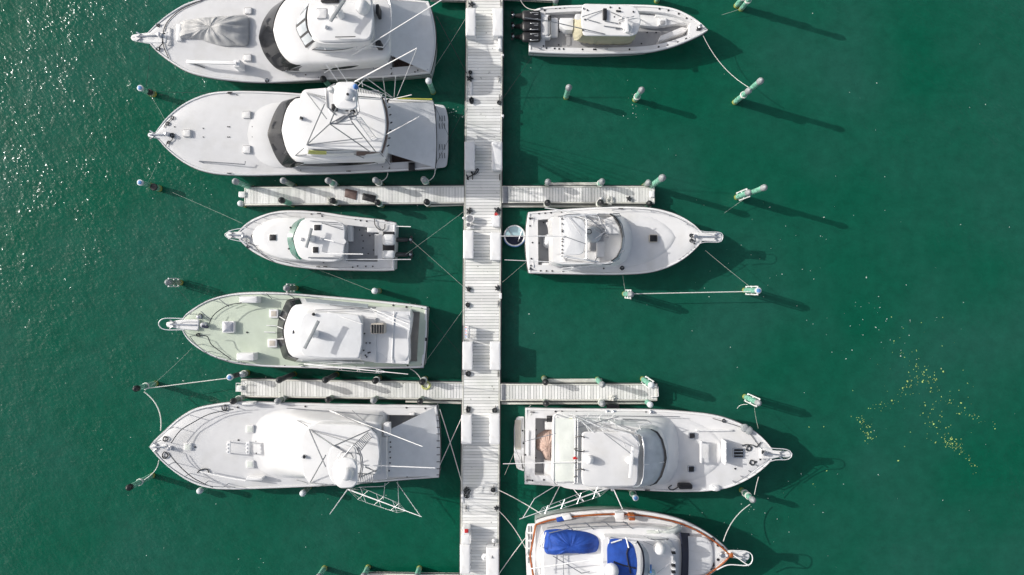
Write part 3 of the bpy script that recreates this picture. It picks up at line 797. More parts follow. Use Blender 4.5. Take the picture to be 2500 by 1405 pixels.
    def lines(s, name, Ls, r, m='alum', parent=None):
        if name == 'pulpit_rail': Ls = [cr_pts(L, 26) if len(L) > 2 else L for L in Ls]
        if name in ('outrigger', 'antenna', 'fishing_pole', 'outrigger_brace', 'gaff'):
            for L in Ls: tubes(name, [[W(*p) for p in L]], r, M[m], parent or s.root, 6)
            return
        return tubes(name, [[W(*p) for p in L] for L in Ls], r, M[m], parent or s.root, 6)
    def spreader(s, a, b, k=3, w=.45, r=.018):
        """outrigger pole with cross spreaders and stay wires; a, b world points"""
        a, b = Vector(a), Vector(b); d = (b-a).normalized(); q = d.cross(Vector((0, 0, 1))).normalized(); u = q.cross(d)
        o = s.pole(a, b, .045, .02); E = [[], [], [], []]
        for i in range(k):
            c = a.lerp(b, (i+1)/(k+1.6)); ww = w*(1-.12*i)
            x1, x2 = (q+d*.8).normalized(), (q-d*.8).normalized()
            tubes('spreader', [[c-x1*ww, c+x1*ww], [c-x2*ww+u*.01, c+x2*ww+u*.01]], r, M['alum'], o, 5)
            for j, v in enumerate((x1, -x1, x2, -x2)): E[j].append(c+v*ww)
        tubes('stay_wire', [[a]+e+[a.lerp(b, .8)] for e in E], .006, M['alum'], o, 4)
        return o
def P3(*t): return [W(*p) for p in t]
BT = {}
# ================================================================ 1 covered dinghy yacht, top left
b = BT[1] = Boat('sportfishing_yacht', 'large white yacht at the top left with a grey covered dinghy on its foredeck',
    [(1046, 4), (948, -5), (793, -18), (652, -20), (582, -15), (511, -6), (458, 8), (416, 32), (381, 60), (362, 79), (352, 90)],
    [(1050, 179), (948, 188), (793, 194), (652, 201), (582, 198), (511, 189), (458, 175), (416, 151), (381, 124), (362, 103), (352, 92)], 1.5, 2.5, .16)
b.build(cockpit=958, fz=.7, floor_mat='brown', side=.45, aft=.5); b.transom(.42)
h0 = [(633, 80), (634, 92), (639, 110), (649, 134), (673, 163), (692, 173), (850, 171), (945, 160), (951, 155), (953, 150), (953, 66)]
h1 = [(667, 63), (668, 76), (673, 99), (687, 130), (712, 155), (735, 159), (850, 156), (945, 143), (951, 139), (954, 132), (954, 60)]
h2 = [(686, 60), (687, 76), (692, 98), (703, 123), (727, 143), (748, 147), (850, 145), (938, 132), (945, 128), (949, 120), (949, 58)]
loft('cabin', [b.sym(h0, 2.0), b.sym(h1, 3.25), b.sym([(x*.5+u*.5, y*.5+v*.5) for (x, y), (u, v) in zip(h1, h2)], 3.42), b.sym(h2, 3.5)], M['gel'], b.root, True, .12)
strip('windshield', b.symline(h0[:6], 2.05), b.symline(h1[:6], 3.2), M['glass'], b.root, .12, off=.09)
for mir in (0, 1):
    A_ = P3((700, 172, 2.2), (760, 171, 2.2), (850, 166, 2.45), (880, 158, 2.7)); B_ = P3((735, 161, 3.0), (790, 157, 3.05), (850, 155, 3.0), (881, 155, 2.85))
    if mir: A_ = [b.refl(p) for p in A_]; B_ = [b.refl(p) for p in B_]
    strip('side_window', A_, B_, M['glass'], b.root, .04, off=.05)
g0 = [(724, 50), (727, 75), (748, 119), (765, 128), (900, 122), (912, 119), (916, 112), (916, 50)]
g1 = [(751, 40), (755, 72), (773, 102), (788, 107), (895, 102), (905, 99), (909, 94), (909, 40)]
loft('bridge', [b.sym(g0, 3.45), b.sym(g1, 5.0)], M['gel'], b.root, True)
L0 = b.symline([(725, 60), (728, 78), (749, 117)], 3.6); L1 = b.symline([(751, 52), (756, 74), (773, 100)], 4.9)
strip('bridge_windshield', L0, L1, M['black'], b.root, .12, off=.08)
def sub(A_, B_, u0, u1, v0, v1):
    A2 = cr_pts([tuple(p) for p in A_], 41); B2 = cr_pts([tuple(p) for p in B_], 41); i0, i1 = int(u0*40), int(u1*40); st = max(1, (i1-i0)//4)
    ix = list(range(i0, i1, st))+[i1]
    return [Vector(A2[i]).lerp(Vector(B2[i]), v0) for i in ix], [Vector(A2[i]).lerp(Vector(B2[i]), v1) for i in ix]
for u0, u1 in ((.03, .235), (.28, .49), (.53, .74), (.78, .97)):
    p, q = sub(L0, L1, u0, u1, .08, .92); strip('window', p, q, M['vinyl'], b.root, .05, 10, off=.1)
for mir in (0, 1):
    A_ = P3((762, 121, 3.95), (800, 123, 3.95), (840, 120, 4.0), (876, 112, 4.2)); B_ = P3((790, 108, 4.7), (820, 107, 4.7), (850, 106, 4.6), (877, 109, 4.45))
    if mir: A_ = [b.refl(p) for p in A_]; B_ = [b.refl(p) for p in B_]
    o = strip('bridge_side_window', A_, B_, M['black'], b.root, .04, off=.05)
    strip('pane', [A_[i].lerp(B_[i], .18) for i in range(4)], [A_[i].lerp(B_[i], .82) for i in range(4)], M['vinyl'], o, .03, off=.066)
ht = b.sym([(749, 40), (751, 55), (758, 80), (779, 99), (800, 101), (880, 98), (900, 95), (906, 84), (911, 53), (912, 40)], 5.2, 34)
slab('hardtop', ht, 5.2, .2, M['gel'], b.root, .1)
b.hatch(772, 20, 798, 46, 5.24, pane='skid', h=.12)
b.radar((807, 53), (842, -1), 6.05, .65, .09, 'cap')
dome('satellite_dome', 884, 16, 5.3, .42, .75, M['plast'], b.root); dome('satellite_dome', 815, 28, 5.25, .36, .3, M['plast'], b.root)
dome('horn_light', 795, 66, 5.25, .12, .25, M['plast'], b.root)
tubes('hardtop_grip', [P3((819, 91, 5.3), (819, 91, 5.38), (867, 90, 5.38), (867, 90, 5.3))], .03, M['black'], b.root)
prism('electronics_bar', rect(782, -10, 826, 4), 5.5, 5.2, M['black'], b.root, 3)
s_ = [W(x, y, 3.55) for x, y in [(908, -20), (930, -22), (945, -12), (952, 10), (957, 45), (957, 75), (952, 100), (940, 122), (905, 118)]]
slab('bridge_deck', s_, 3.62, .12, M['skid'], b.root, .0)
tubes('bridge_rail', [P3((905, 112, 4.5), (935, 116, 4.4), (950, 95, 4.4), (956, 60, 4.4), (955, 20, 4.4), (945, -12, 4.4))], .035, M['alum'], b.root)
prism('bridge_chair', rect(916, 98, 930, 112), 4.4, 3.6, M['black'], b.root, 4)
prism('bridge_chair', rect(917, 10, 925, 34), 4.5, 3.6, M['black'], b.root, 3)
cloth('cockpit_cover', P3((950, 0, 2.7), (1040, 7, 1.75), (1047, 177, 1.6), (950, 134, 2.6)), M['canvas'], b.root, .05, .03, seed=3, bow=.42)
tag(tarp('covered_dinghy', [(434, 62), (445, 53), (508, 43), (560, 40), (604, 40), (607, 70), (603, 109), (575, 112), (546, 113), (476, 98), (434, 100), (430, 80)], b.dz(520, 75)+.02, 0.50, M['gcanvas'], None, .17, 4, zc=b.dz(520, 75), peaks=((552, 75, .35, .5), (500, 68, .2, .5))),
    'dinghy under a wrinkled grey tarpaulin on the foredeck of the top left yacht', 'dinghy')
prism('dinghy_chock', rect(430, 58, 442, 100), b.dz(436, 80)+.12, b.dz(436, 80)-.05, M['gel'], b.root, 2)
b.hatch(596, 18, 615, 35, pane='skid'); b.hatch(594, 132, 614, 150, pane='skid'); b.hatch(407, 68, 418, 112, pane='skid', h=.02)
tubes('deck_edge_trim', [[b.P(x, y, .03) for x, y in cr_pts([(495, 0), (440, 25), (408, 55), (398, 80), (397, 92), (400, 115), (412, 143)], 30)]], .025, M['black'], b.root)
b.lines('davit', [[(458, 151, b.dz(458, 151)+.05), (470, 152, b.dz(458, 151)+.5), (578, 155, b.dz(578, 155)+.85)]], .11, 'plast'); b.box(570, 146, 586, 164, .8, name='davit_post')
b.lines('davit_arm', [[(456, 150, 2.45), (500, 166, 2.35)]], .03, 'black')
b.pulpit([(412, 76), (405, 106), (360, 106), (322, 99), (317, 91), (322, 84), (360, 79)], 2.55, .2, ((395, 86), (334, 90)))
b.windlass(393, 88); b.coil(386, 62, 4); b.coil(386, 119, 6); b.lines('anchor_rode', [[(397, 95, 2.75), (396, 108, 2.7), (388, 116, 2.65)]], .03, 'drope'); b.coil(652, 197, 5)
for x, y in ((387, 60), (386, 118), (652, 196), (720, 184), (1040, 172)): cleat(b.root, b.P(x, y, .02), R(10), .3, M['steel'])
b.dots([(746, 183), (778, 190), (955, 168), (1013, 176), (1020, 172), (970, 158)])
b.lines('hand_rail', [[(745, 150, 3.35), (850, 143, 3.35), (925, 136, 3.35)]], .025, 'bluep' if 0 else 'alum'); b.lines('ladder_rail', [[(874, 133, 3.5), (912, 167, 1.8)]], .03, 'black')
b.pole(W(792, 178, 2.2), W(1085, -4, 7.5), .04, .024)
b.lines('outrigger_brace', [[(795, 156, 3.3), (824, 199, 2.6)], [(819, 158, 3.3), (850, 203, 2.6)]], .022)
b.lines('outrigger_strut', [[(870, 106, 4.3), (871, 123, 4.4)], [(794, 107, 4.3), (794, 122, 4.3)]], .03)
# ================================================================ 2 tuna tower boat, upper left
b = BT[2] = Boat('tuna_tower_boat', 'white sportfishing boat with tall tuna tower and slotted swim platform, upper left',
    [(1057, 247), (960, 242), (850, 235), (733, 229), (687, 226), (582, 223), (518, 227), (476, 240), (441, 259), (406, 289), (388, 312), (377, 328)],
    [(1061, 411), (969, 417), (850, 423), (687, 427), (582, 428), (518, 423), (476, 411), (441, 392), (406, 363), (388, 343), (377, 332)], 1.5, 2.4, .2)
b.build(cockpit=950, fz=.75, floor_mat='brown', side=.4, aft=.4); b.transom(.14)
slab('swim_platform', [W(x, y, .42) for x, y in rpoly([(1058, 254), (1086, 257, 8), (1094, 285, 20), (1094, 380, 20), (1090, 408, 8), (1060, 412)], 4)], .42, .14, M['gel'], b.root, 0)
for yy in (283, 302, 353, 374):
    for xx in (1073, 1079, 1085): tubes('platform_slot', [P3((xx, yy, .425), (xx+1, yy+13, .425))], .022, M['black'], b.root)
h0 = [(656, 318), (657, 333), (663, 352), (676, 382), (693, 404), (712, 408), (850, 405), (930, 400), (943, 398), (946, 392), (946, 318)]
h1 = [(688, 310), (689, 324), (693, 342), (702, 370), (722, 394), (742, 397), (850, 394), (932, 389), (943, 386), (946, 380), (946, 308)]
h2 = [(703, 306), (704, 320), (708, 337), (717, 362), (735, 382), (754, 385), (850, 382), (926, 378), (937, 375), (940, 370), (940, 304)]
loft('cabin', [b.sym(h0, 2.0), b.sym(h1, 3.25), b.sym([(x*.5+u*.5, y*.5+v*.5) for (x, y), (u, v) in zip(h1, h2)], 3.42), b.sym(h2, 3.5)], M['gel'], b.root, True, .1)
fd = [(604, 328), (612, 362), (630, 390), (660, 406), (700, 408), (720, 400), (725, 380), (725, 328)]
fe = [(646, 326), (650, 355), (662, 382), (680, 396), (700, 398), (715, 390), (720, 372), (720, 326)]
zf = b.dz(640, 328)
fm = [(x*.6+u*.4, y*.6+v*.4) for (x, y), (u, v) in zip(fd, fe)]
loft('foredeck_trunk', [b.on_deck(b.sym(fd, zf), -.01), b.on_deck(b.sym(fm, zf), .045), b.on_deck(b.sym(fe, zf), .10)], M['satin'], b.root, True, .02, ang=70)
strip('windshield', b.symline(h0[:6], 2.2), b.symline(h1[:6], 3.2), M['glass'], b.root, .12, off=.09)
for mir in (0, 1):
    A_ = P3((728, 405, 2.3), (800, 405, 2.3), (880, 401, 2.4), (915, 397, 2.5)); B_ = P3((745, 400, 2.85), (800, 399, 2.9), (880, 396, 2.75), (915, 395, 2.6))
    if mir: A_ = [b.refl(p) for p in A_]; B_ = [b.refl(p) for p in B_]
    strip('side_window', A_, B_, M['glass'], b.root, .04, off=.05)
c0 = [(723, 300), (731, 340), (748, 376), (766, 382), (900, 380), (930, 377), (936, 370), (938, 300)]
c1 = [(730, 296), (738, 336), (754, 369), (770, 374), (900, 372), (926, 369), (932, 362), (934, 295)]
c2 = [(728, 291), (735, 332), (751, 362), (768, 367), (900, 366), (926, 368), (932, 355), (934, 290)]
loft('bridge', [b.sym(c0, 3.45), b.sym(c1, 4.3)], M['gel'], b.root, True)
loft('bridge_enclosure', [b.sym([(x+2, y-1) for x, y in c1], 4.28), b.sym(c2, 5.45)], M['vinyl'], b.root, False)
strip('enclosure_panel', P3((752, 374, 4.4), (775, 376, 4.4), (797, 376, 4.4)), P3((754, 366, 5.3), (775, 367, 5.3), (797, 367, 5.3)), M['yellow'], b.root, .02, 10, off=.05)
strip('enclosure_panel', P3((870, 379, 4.2), (900, 378, 4.2), (928, 374, 4.2)), P3((870, 369, 5.3), (900, 369, 5.3), (928, 367, 5.3)), M['brown'], b.root, .02, 10, off=.05)
ht = [W(x, y, 5.5) for x, y in rpoly([(738, 219, 10), (800, 214), (930, 233, 8), (942, 280, 30), (943, 320, 30), (930, 372, 8), (863, 366), (748, 364, 10), (728, 332, 20), (722, 300, 30), (726, 258, 20)], 14)]
slab('hardtop', ht, 5.5, .18, M['gel'], b.root, .08)
strip('rear_curtain', P3((933, 236, 4.2), (945, 268, 4.2), (949, 302, 4.2), (945, 340, 4.2), (934, 376, 4.2)), P3((930, 238, 5.3), (941, 268, 5.3), (944, 300, 5.3), (941, 338, 5.3), (930, 370, 5.3)), M['brown'], b.root, .03)
tubes('rocket_rail', [P3((932, 236, 5.0), (940, 238, 5.0), (947, 268, 5.0), (951, 302, 5.0), (947, 340, 5.0), (938, 374, 5.0))], .05, M['plast'], b.root)
for yy in (246, 264, 283, 302, 321, 340, 358):
    xx = 951-abs(yy-302)*.13; tubes('rod_holder', [P3((xx, yy, 4.9), (xx+6, yy-3, 5.1))], .04, M['black'], b.root)
dome('horn_light', 733, 288, 5.5, .13, .3, M['plast'], b.root); b.lines('spotlight', [[(734, 288, 5.75), (738, 290, 5.8)]], .08, 'black')
zt = 9.6
tw = tubes('tuna_tower', [P3(*L) for L in [
    [(749, 227, 5.55), (795, 243, 7.4), (812, 256, 8.3)], [(749, 354, 5.55), (805, 303, 8.4)], [(749, 227, 5.55), (797, 290, 8.2)], [(749, 354, 5.55), (792, 255, 8.3)],
    [(930, 240, 5.55), (872, 236, 8.4)], [(905, 372, 5.5), (805, 303, 8.4)], [(918, 372, 5.5), (858, 297, 8.4)], [(749, 354, 5.55), (885, 338, 6.3)], [(749, 227, 5.6), (797, 238, 7.6)],
    [(749, 354, 5.55), (840, 365, 4.8)], [(805, 303, 8.4), (840, 283, 8.4), (852, 284, 8.4), (862, 304, 8.4), (805, 303, 8.4)], [(805, 303, 8.4), (826, 300, 8.4), (862, 272, 8.4)],
    [(870, 205, 8.4), (873, 240, 8.4), (877, 272, 8.4), (870, 282, 8.4), (838, 286, 8.4)], [(795, 215, 8.4), (798, 262, 8.4), (818, 280, 8.4)], [(818, 205, 9.5), (800, 215, 8.4)], [(868, 205, 9.5), (872, 215, 8.4)], [(868, 262, 9.5), (874, 280, 8.4)], [(822, 262, 9.5), (805, 303, 8.4)]]], .035, M['dalum'], b.root)
slab('tower_belly', [W(x, y, 8.35) for x, y in rpoly([(800, 210, 10), (830, 206), (840, 240), (836, 275), (862, 283), (868, 272), (872, 290, 6), (822, 302, 10), (800, 270, 14), (794, 240, 10)], 3)], 8.35, .1, M['gel'], tw, 0)
prism('tower_console', rect(808, 254, 820, 268), 8.75, 8.3, M['black'], tw, 2)
prism('tower_seat', rect(800, 212, 812, 222), 8.8, 8.3, M['plast'], tw, 3)
slab('buggy_top', [W(x, y, zt) for x, y in rpoly([(820, 200, 10), (866, 199, 8), (872, 215, 8), (872, 262, 8), (860, 268), (836, 267, 8), (818, 262, 14), (812, 240, 20)], 6)], zt, .18, M['gel'], tw, .08)
dome('radome', 848, 230, zt+.03, .34, .3, M['plast'], tw); dot(tw, W(848.5, 230.5, zt+.335), .07)
dome('tower_light', 868, 212, zt-.1, .14, .35, M['bluep'], tw); dome('tower_light', 866, 242, zt-.1, .14, .3, M['plast'], tw)
ladder('ladder', W(866, 286, 8.3), W(932, 378, 3.6), W(880, 286, 8.3), W(942, 369, 3.6), 22, .022, M['plast'], tw)
ladder('ladder', W(872, 214, 8.3), W(934, 232, 5.6), W(872, 240, 8.3), W(930, 244, 5.6), 16, .025, M['plast'], tw)
b.pole(W(799, 407, 1.9), W(1024, 285, 7.0), .04, .024)
b.pole(W(866, 200, 9.0), W(1018, 118, 12.0), .04, .024)
b.lines('outrigger_stay', [[(1018, 119, 11.9), (970, 235, 3)], [(870, 198, 9), (955, 238, 3)], [(893, 190, 9), (958, 238, 3)], [(935, 190, 9), (942, 238, 3)], [(966, 186, 9), (962, 240, 3)], [(885, 212, 8), (884, 198, 9), (893, 190, 9), (870, 215, 8)]], .02)
b.lines('bridge_brace', [[(719, 382, 3.3), (742, 362, 4.5)], [(720, 382, 3.3), (748, 378, 4)], [(865, 377, 4.2), (922, 400, 2.2)], [(930, 376, 3.8), (952, 403, 2.0)]], .03, 'dalum')
cloth('cockpit_cover', P3((946, 252, 2.7), (1058, 250, 1.75), (1062, 410, 1.6), (945, 374, 2.6)), M['canvas'], b.root, .05, .05, seed=8, bow=.13)
b.lines('gaff', [[(970, 241, 1.9), (1055, 243, 1.8)]], .05, 'yellow'); b.lines('fishing_rod', [[(960, 242, 1.9), (1005, 232, 2.6)]], .025, 'plast')
prism('black_step', rect(997, 397, 1012, 416), 1.72, 1.45, M['black'], b.root, 1)
b.hatch(592, 271, 612, 290, pane='skid'); b.hatch(592, 355, 612, 375, pane='skid'); b.hatch(446, 316, 465, 335, pane='skid')
b.dots([(578, 232), (496, 314), (496, 335), (556, 310), (560, 310), (556, 335), (560, 335), (616, 310), (620, 310), (616, 335), (620, 335), (648, 335), (734, 416), (852, 418), (934, 408), (426, 310)], r=.035)
b.pulpit([(402, 322), (402, 338), (378, 338), (360, 334), (360, 325), (378, 323)], 2.5, .14, ((402, 329), (366, 330)), 'alum')
b.windlass(411, 329, .9); b.coil(421, 288, 5); b.coil(409, 302, 5); b.coil(421, 331, 6); b.coil(411, 348, 4); b.rope([(421, 325), (420, 342), (408, 350), (404, 358)]); b.rope([(418, 290), (404, 304), (400, 312)])
for x, y in ((563, 227), (561, 424), (560, 229), (852, 419)): cleat(b.root, b.P(x, y, .02), R(0), .3, M['black'])
b.lines('cradle_bar', [[(486, 394, b.dz(486, 394)+.1), (598, 402, b.dz(598, 402)+.25), (599, 394, b.dz(598, 400)+.3)], [(486, 394, 2.2), (525, 410, 2.0)]], .035, 'dalum')
# ================================================================ 3 twin outboard cabin boat, centre left
b = BT[3] = Boat('cabin_boat', 'small white cabin boat with two white capped outboards, centre left',
    [(967, 545), (935, 538), (854, 529), (786, 519), (731, 515), (685, 516), (647, 524), (614, 538), (594, 553), (582, 566), (577, 572)],
    [(962, 660), (930, 661), (854, 660), (772, 657), (712, 650), (674, 641), (641, 628), (609, 609), (592, 594), (582, 583), (577, 576)], 1.15, 1.9, .06, gw=.16)
b.build(cockpit=846, fz=.65, floor_mat='grey', side=.42, aft=1.0)
fd = [(612, 578), (620, 598), (640, 616), (669, 630), (707, 638), (745, 640), (825, 639), (838, 634), (840, 625), (842, 585)]
fe = [(622, 578), (629, 596), (646, 612), (672, 624), (708, 632), (742, 635), (820, 635), (830, 631), (832, 622), (834, 585)]
loft('cabin', [b.sym(fd, 1.55), b.sym([(x*.6+u*.4, y*.6+v*.4) for (x, y), (u, v) in zip(fd, fe)], 1.98), b.sym(fe, 2.08)], M['gel'], b.root, True, .08)
w0 = [(704, 580), (706, 597), (713, 618), (727, 632), (745, 638)]; w1 = [(717, 580), (720, 600), (727, 618), (738, 632), (752, 634)]
wr0 = w0+[(818, 634), (834, 628), (838, 584)]; wr1 = w1+[(816, 632), (832, 626), (836, 584)]
loft('wheelhouse', [b.sym(wr0, 2.05), b.sym(wr1, 2.85)], M['gel'], b.root, True)
strip('windshield', b.symline(w0[:4], 2.12), b.symline(w1[:4], 2.8), M['gglass'], b.root, .09, off=.07)
ht = b.sym([(718, 580), (721, 604), (730, 626), (745, 635), (780, 638), (820, 638), (834, 630), (839, 612), (841, 583)], 3.0, 32)
slab('hardtop', ht, 3.0, .15, M['gel'], b.root, .06)
b.hatch(765, 548, 784, 564, 3.02, 'gel', 'black', .05, f=1.2); b.hatch(762, 602, 778, 619, 3.02, 'gel', 'black', .05, f=1.2); b.hatch(656, 572, 675, 589, 2.12, 'gel', 'black', .06, f=1.2)
b.radar((761, 558), (748, 605), 3.6, .5, .08, 'cap'); dome('gps_dome', 735, 584, 3.03, .12, .15, M['plast'], b.root); dome('horn_light', 784, 584, 3.03, .1, .35, M['plast'], b.root); b.lines('light_mast', [[(790, 585, 3.05), (798, 586, 3.9), (816, 590, 4.1)]], .03, 'plast')  # scanner bar coloured grey to carry the shade on its side
b.lines('outrigger', [[(786, 546, 3.3), (835, 550, 3.6)], [(786, 545, 3.3), (838, 562, 3.4)]], .03, 'dalum'); b.lines('outrigger', [[(753, 629, 3.1), (835, 630, 3.2)]], .03, 'dalum'); b.lines('outrigger', [[(795, 620, 3.3), (886, 621, 3.7)]], .035, 'plast'); b.lines('fishing_pole', [[(840, 634, 2.6), (1003, 634, 1.8)]], .03, 'plast'); b.lines('fishing_pole', [[(968, 553, 1.3), (1003, 554, 1.5)]], .03, 'plast')
b.lines('roof_grip', [[(757, 540, 3.1), (826, 544, 3.1)], [(752, 630, 3.1), (828, 632, 3.1)]], .02, 'dalum')
b.box(914, 572, 933, 625, .35, 'skid', 'bench_seat', .65); b.box(896, 552, 934, 568, .5, 'gel', 'bait_well', .65)
b.box(849, 540, 860, 590, .45, 'gel', 'step_box', .65)
tr = prism('transom_well', rect(934, 566, 963, 634), 1.25, .9, M['black'], b.root, 3)
def outboard(bt, x0, x1, y, w, z, cap, leg, foot, tilt=0, name='outboard_motor', pw=.02):
    """outboard: cowling from pixel x0 to x1 at height z, leg and propeller reaching to x = foot"""
    k = (H-z)/H/S; hw = w/2
    o = loft(name, [[W(x, yy, zz) for x, yy in rpoly([(x0+i*s_, y-hw+i), (x1-i*s_, y-hw+i), (x1-i*s_, y+hw-i), (x0+i*s_, y+hw-i)], hw*.6)] for i, zz, s_ in ((1.5, z-.55, 1), (0, z-.4, 1), (0, z-.12, 1), (1.5, z-.02, 1), (3.5, z+.03, 1))], cap, bt.root, True, .06)
    V = []; F = []; far = x1 if abs(foot-x1) < abs(foot-x0) else x0
    sx = 1 if foot > far else -1
    tube_geo(V, F, [W(far-sx*8, y, z-.4), W(far+sx*4, y, .5), W(foot-sx*8, y, .24)], .2, 8, r1=.13)
    tube_geo(V, F, [W(far+sx*2, y-4, .46), W(foot-sx*4, y, .30), W(far+sx*2, y+4, .46)], .05, 6)
    tube_geo(V, F, [W(foot-sx*14, y, .2), W(foot, y, .2)], .10, 8, r1=.05)
    for a in range(3):
        an = a*2.094+.5; p = W(foot+sx*2, y, .2); q = p+Vector((0, math.cos(an)*.24, math.sin(an)*.24+.05)); tube_geo(V, F, [p, q], .05, 5, r1=.1)
    mk('lower_unit', V, F, leg, o, 50, merge=False)
    lathe('propeller_hub', W(foot, y, .1), [(.1, 0), (.12, .1), (.1, .2), (.04, .24)], M['steel'], o, 10)
    return o
outboard(b, 934, 965, 586, 27, 1.5, M['canvas'], M['rubber'], 1003); outboard(b, 933, 964, 622, 20, 1.5, M['canvas'], M['rubber'], 1003)
b.pulpit([(592, 566), (592, 584), (556, 581), (550, 574), (556, 567)], 1.95, .12, ((590, 575), (558, 574))); b.lines('pulpit_rail', [[(600, 556, 2.5), (560, 565, 2.5), (549, 574, 2.5), (560, 583, 2.5), (600, 592, 2.5)]], .025)
b.rail([(600, 556), (614, 546), (636, 534), (660, 524), (700, 520)], .5, .02, 5, 'dalum'); b.rail([(600, 594), (614, 605), (640, 620), (672, 635), (712, 644)], .5, .02, 5, 'dalum')
b.coil(602, 587, 8, 'rope'); b.coil(618, 577, 5); b.coil(606, 603, 4); b.rope([(600, 590), (620, 600), (640, 622), (668, 639)], .02); b.windlass(598, 578, .7)
for x, y in ((778, 652), (795, 652), (780, 522), (945, 540)): cleat(b.root, b.P(x, y, .03), 0, .26, M['black'])
b.dots([(868, 536), (880, 539), (895, 541), (873, 650), (893, 651), (910, 651), (861, 653), (786, 528), (760, 523), (709, 637), (790, 641)], r=.05)
b.dots([(878, 562), (903, 576), (884, 575), (887, 589), (886, 606), (912, 611), (899, 620), (864, 555)], .66, .045)
for y_ in (556, 603):
    dot(b.root, W(709 if y_ < 600 else 705, y_ if y_ < 600 else 608, 2.2), .06)
b.rope([(914, 535), (916, 550), (928, 562), (938, 560), (940, 548)], .03, 'drope', .1, 'hose', 1.2)
# ================================================================ 4 pale green decked yacht, left
b = BT[4] = Boat('trawler_yacht', 'yacht with pale green decks and a dark angular windscreen on the left',
    [(1042, 750), (1000, 744), (905, 734), (767, 722), (664, 715), (588, 716), (544, 723), (506, 735), (468, 757), (450, 772), (441, 787)],
    [(1033, 898), (990, 899), (870, 900), (733, 898), (630, 894), (568, 886), (526, 873), (492, 856), (461, 832), (447, 811), (441, 791)], 1.5, 2.2, .1, deck='green', gw=.12)
b.build(cockpit=1000, fz=1.2, floor_mat='tan', side=.3, aft=.25); b.transom(.1)
h0 = [(680, 806), (682, 835), (693, 872), (705, 880), (900, 884), (1000, 888), (1003, 880), (1003, 816)]
h1 = [(693, 804), (695, 832), (707, 866), (718, 874), (900, 879), (996, 884), (1000, 876), (1000, 814)]
h2 = [(704, 802), (706, 830), (717, 859), (730, 866), (900, 872), (990, 879), (996, 870), (996, 812)]
H0 = b.sym([(680, 806), (679, 825), (694, 873), (705, 880), (900, 884), (1000, 888), (1003, 816)], 1.7, raw=True); 
def rs(pts, z): return b.sym(pts, z, 30)
loft('cabin', [rs(h0, 1.6), rs(h0, 1.9), rs(h1, 2.75), rs([(x*.5+u*.5, y*.5+v*.5) for (x, y), (u, v) in zip(h1, h2)], 2.9), rs(h2, 2.97)], M['gel'], b.root, True, .06)
strip('windshield', b.symline([(680, 806), (680, 824), (681, 828), (693, 870), (695, 873), (722, 881)], 1.85), b.symline([(693, 804), (694, 822), (695, 826), (706, 864), (709, 867), (730, 873)], 2.75), M['glass'], b.root, .12, off=.09)
for u in (.36, .5, .64):
    p, q = sub(b.symline([(680, 806), (680, 824), (681, 828), (693, 870), (695, 873), (722, 881)], 1.85), b.symline([(693, 804), (694, 822), (695, 826), (706, 864), (709, 867), (730, 873)], 2.75), u-.001, u+.03, 0, 1)
    tubes('windshield_mullion', [[p[0]+Vector((-.05, 0, .10)), q[0]+Vector((-.05, 0, .10))]], .03, M['gel'], b.root)
for mir in (0, 1):
    A_ = P3((735, 884, 1.9), (800, 886, 1.9), (890, 888, 1.9)); B_ = P3((740, 879, 2.5), (800, 881, 2.5), (890, 884, 2.5))
    if mir: A_ = [b.refl(p) for p in A_]; B_ = [b.refl(p) for p in B_]
    strip('side_window', A_, B_, M['vinyl'], b.root, .04, off=.04)
tubes('cabin_trim', [P3((684, 786, 1.95), (704, 738, 1.95), (760, 741, 1.95), (918, 752, 1.95)), P3((684, 828, 1.95), (697, 876, 1.95), (760, 879, 1.95), (880, 880, 1.95))], .05, M['black'], b.root)
k0 = [(716, 806), (718, 830), (728, 856), (742, 864), (860, 868), (878, 868), (884, 860), (884, 808)]
k1 = [(724, 804), (726, 828), (735, 851), (748, 859), (858, 864), (874, 864), (880, 856), (880, 806)]
loft('flybridge', [rs(k0, 2.95), rs(k1, 3.7)], M['gel'], b.root, True)
ft = [W(x, y, 4.0) for x, y in rpoly([(742, 764, 12), (800, 764), (876, 770, 6), (884, 790, 8), (884, 840, 8), (876, 876, 6), (800, 876), (740, 871, 12), (730, 850, 14), (728, 815, 20), (732, 785, 14)], 10)]
slab('bridge_cover', ft, 3.95, .2, M['canvas'], b.root, .06)
b.radar((778, 784), (744, 851), 4.85, .8, .09, 'cap'); dome('horn_light', 765, 768, 4.0, .1, .2, M['black'], b.root)  # grey scanner: shade on the bar's side put into its colour
b.hatch(712, 806, 722, 816, 2.98, 'steel', 'black', .25)
fs = [(886, 774), (918, 776), (918, 886), (880, 880)]
prism('aft_bridge_deck', fs, 3.15, 2.8, M['skid'], b.root, 2)
prism('bridge_seat', rect(905, 790, 938, 816), 3.75, 3.0, M['tan'], b.root, 5)
for k in range(5): tubes('seat_slat', [P3((908+k*6.5, 793, 3.78), (908+k*6.5, 814, 3.78))], .06, M['black'], b.root)
cloth('awning', P3((920, 762, 3.0), (1000, 762, 2.9), (996, 887, 2.9), (914, 884, 3.0)), M['canvas'], b.root, -.03, .015, seed=2)
tubes('awning_frame', [P3((919, 761, 2.98), (1001, 761, 2.88), (997, 888, 2.88), (913, 885, 2.98)), P3((962, 761, 3.03), (957, 886, 3.03))], .035, M['plast'], b.root)
b.hatch(542, 785, 572, 813, pane='steel', h=.22); b.hatch(657, 756, 679, 777, pane='tan', h=.16, f=4); b.hatch(653, 828, 676, 849, pane='tan', h=.16, f=4)
b.box(584, 724, 627, 740, .72, name='life_raft_box'); b.box(577, 863, 619, 881, .72, name='life_raft_box')
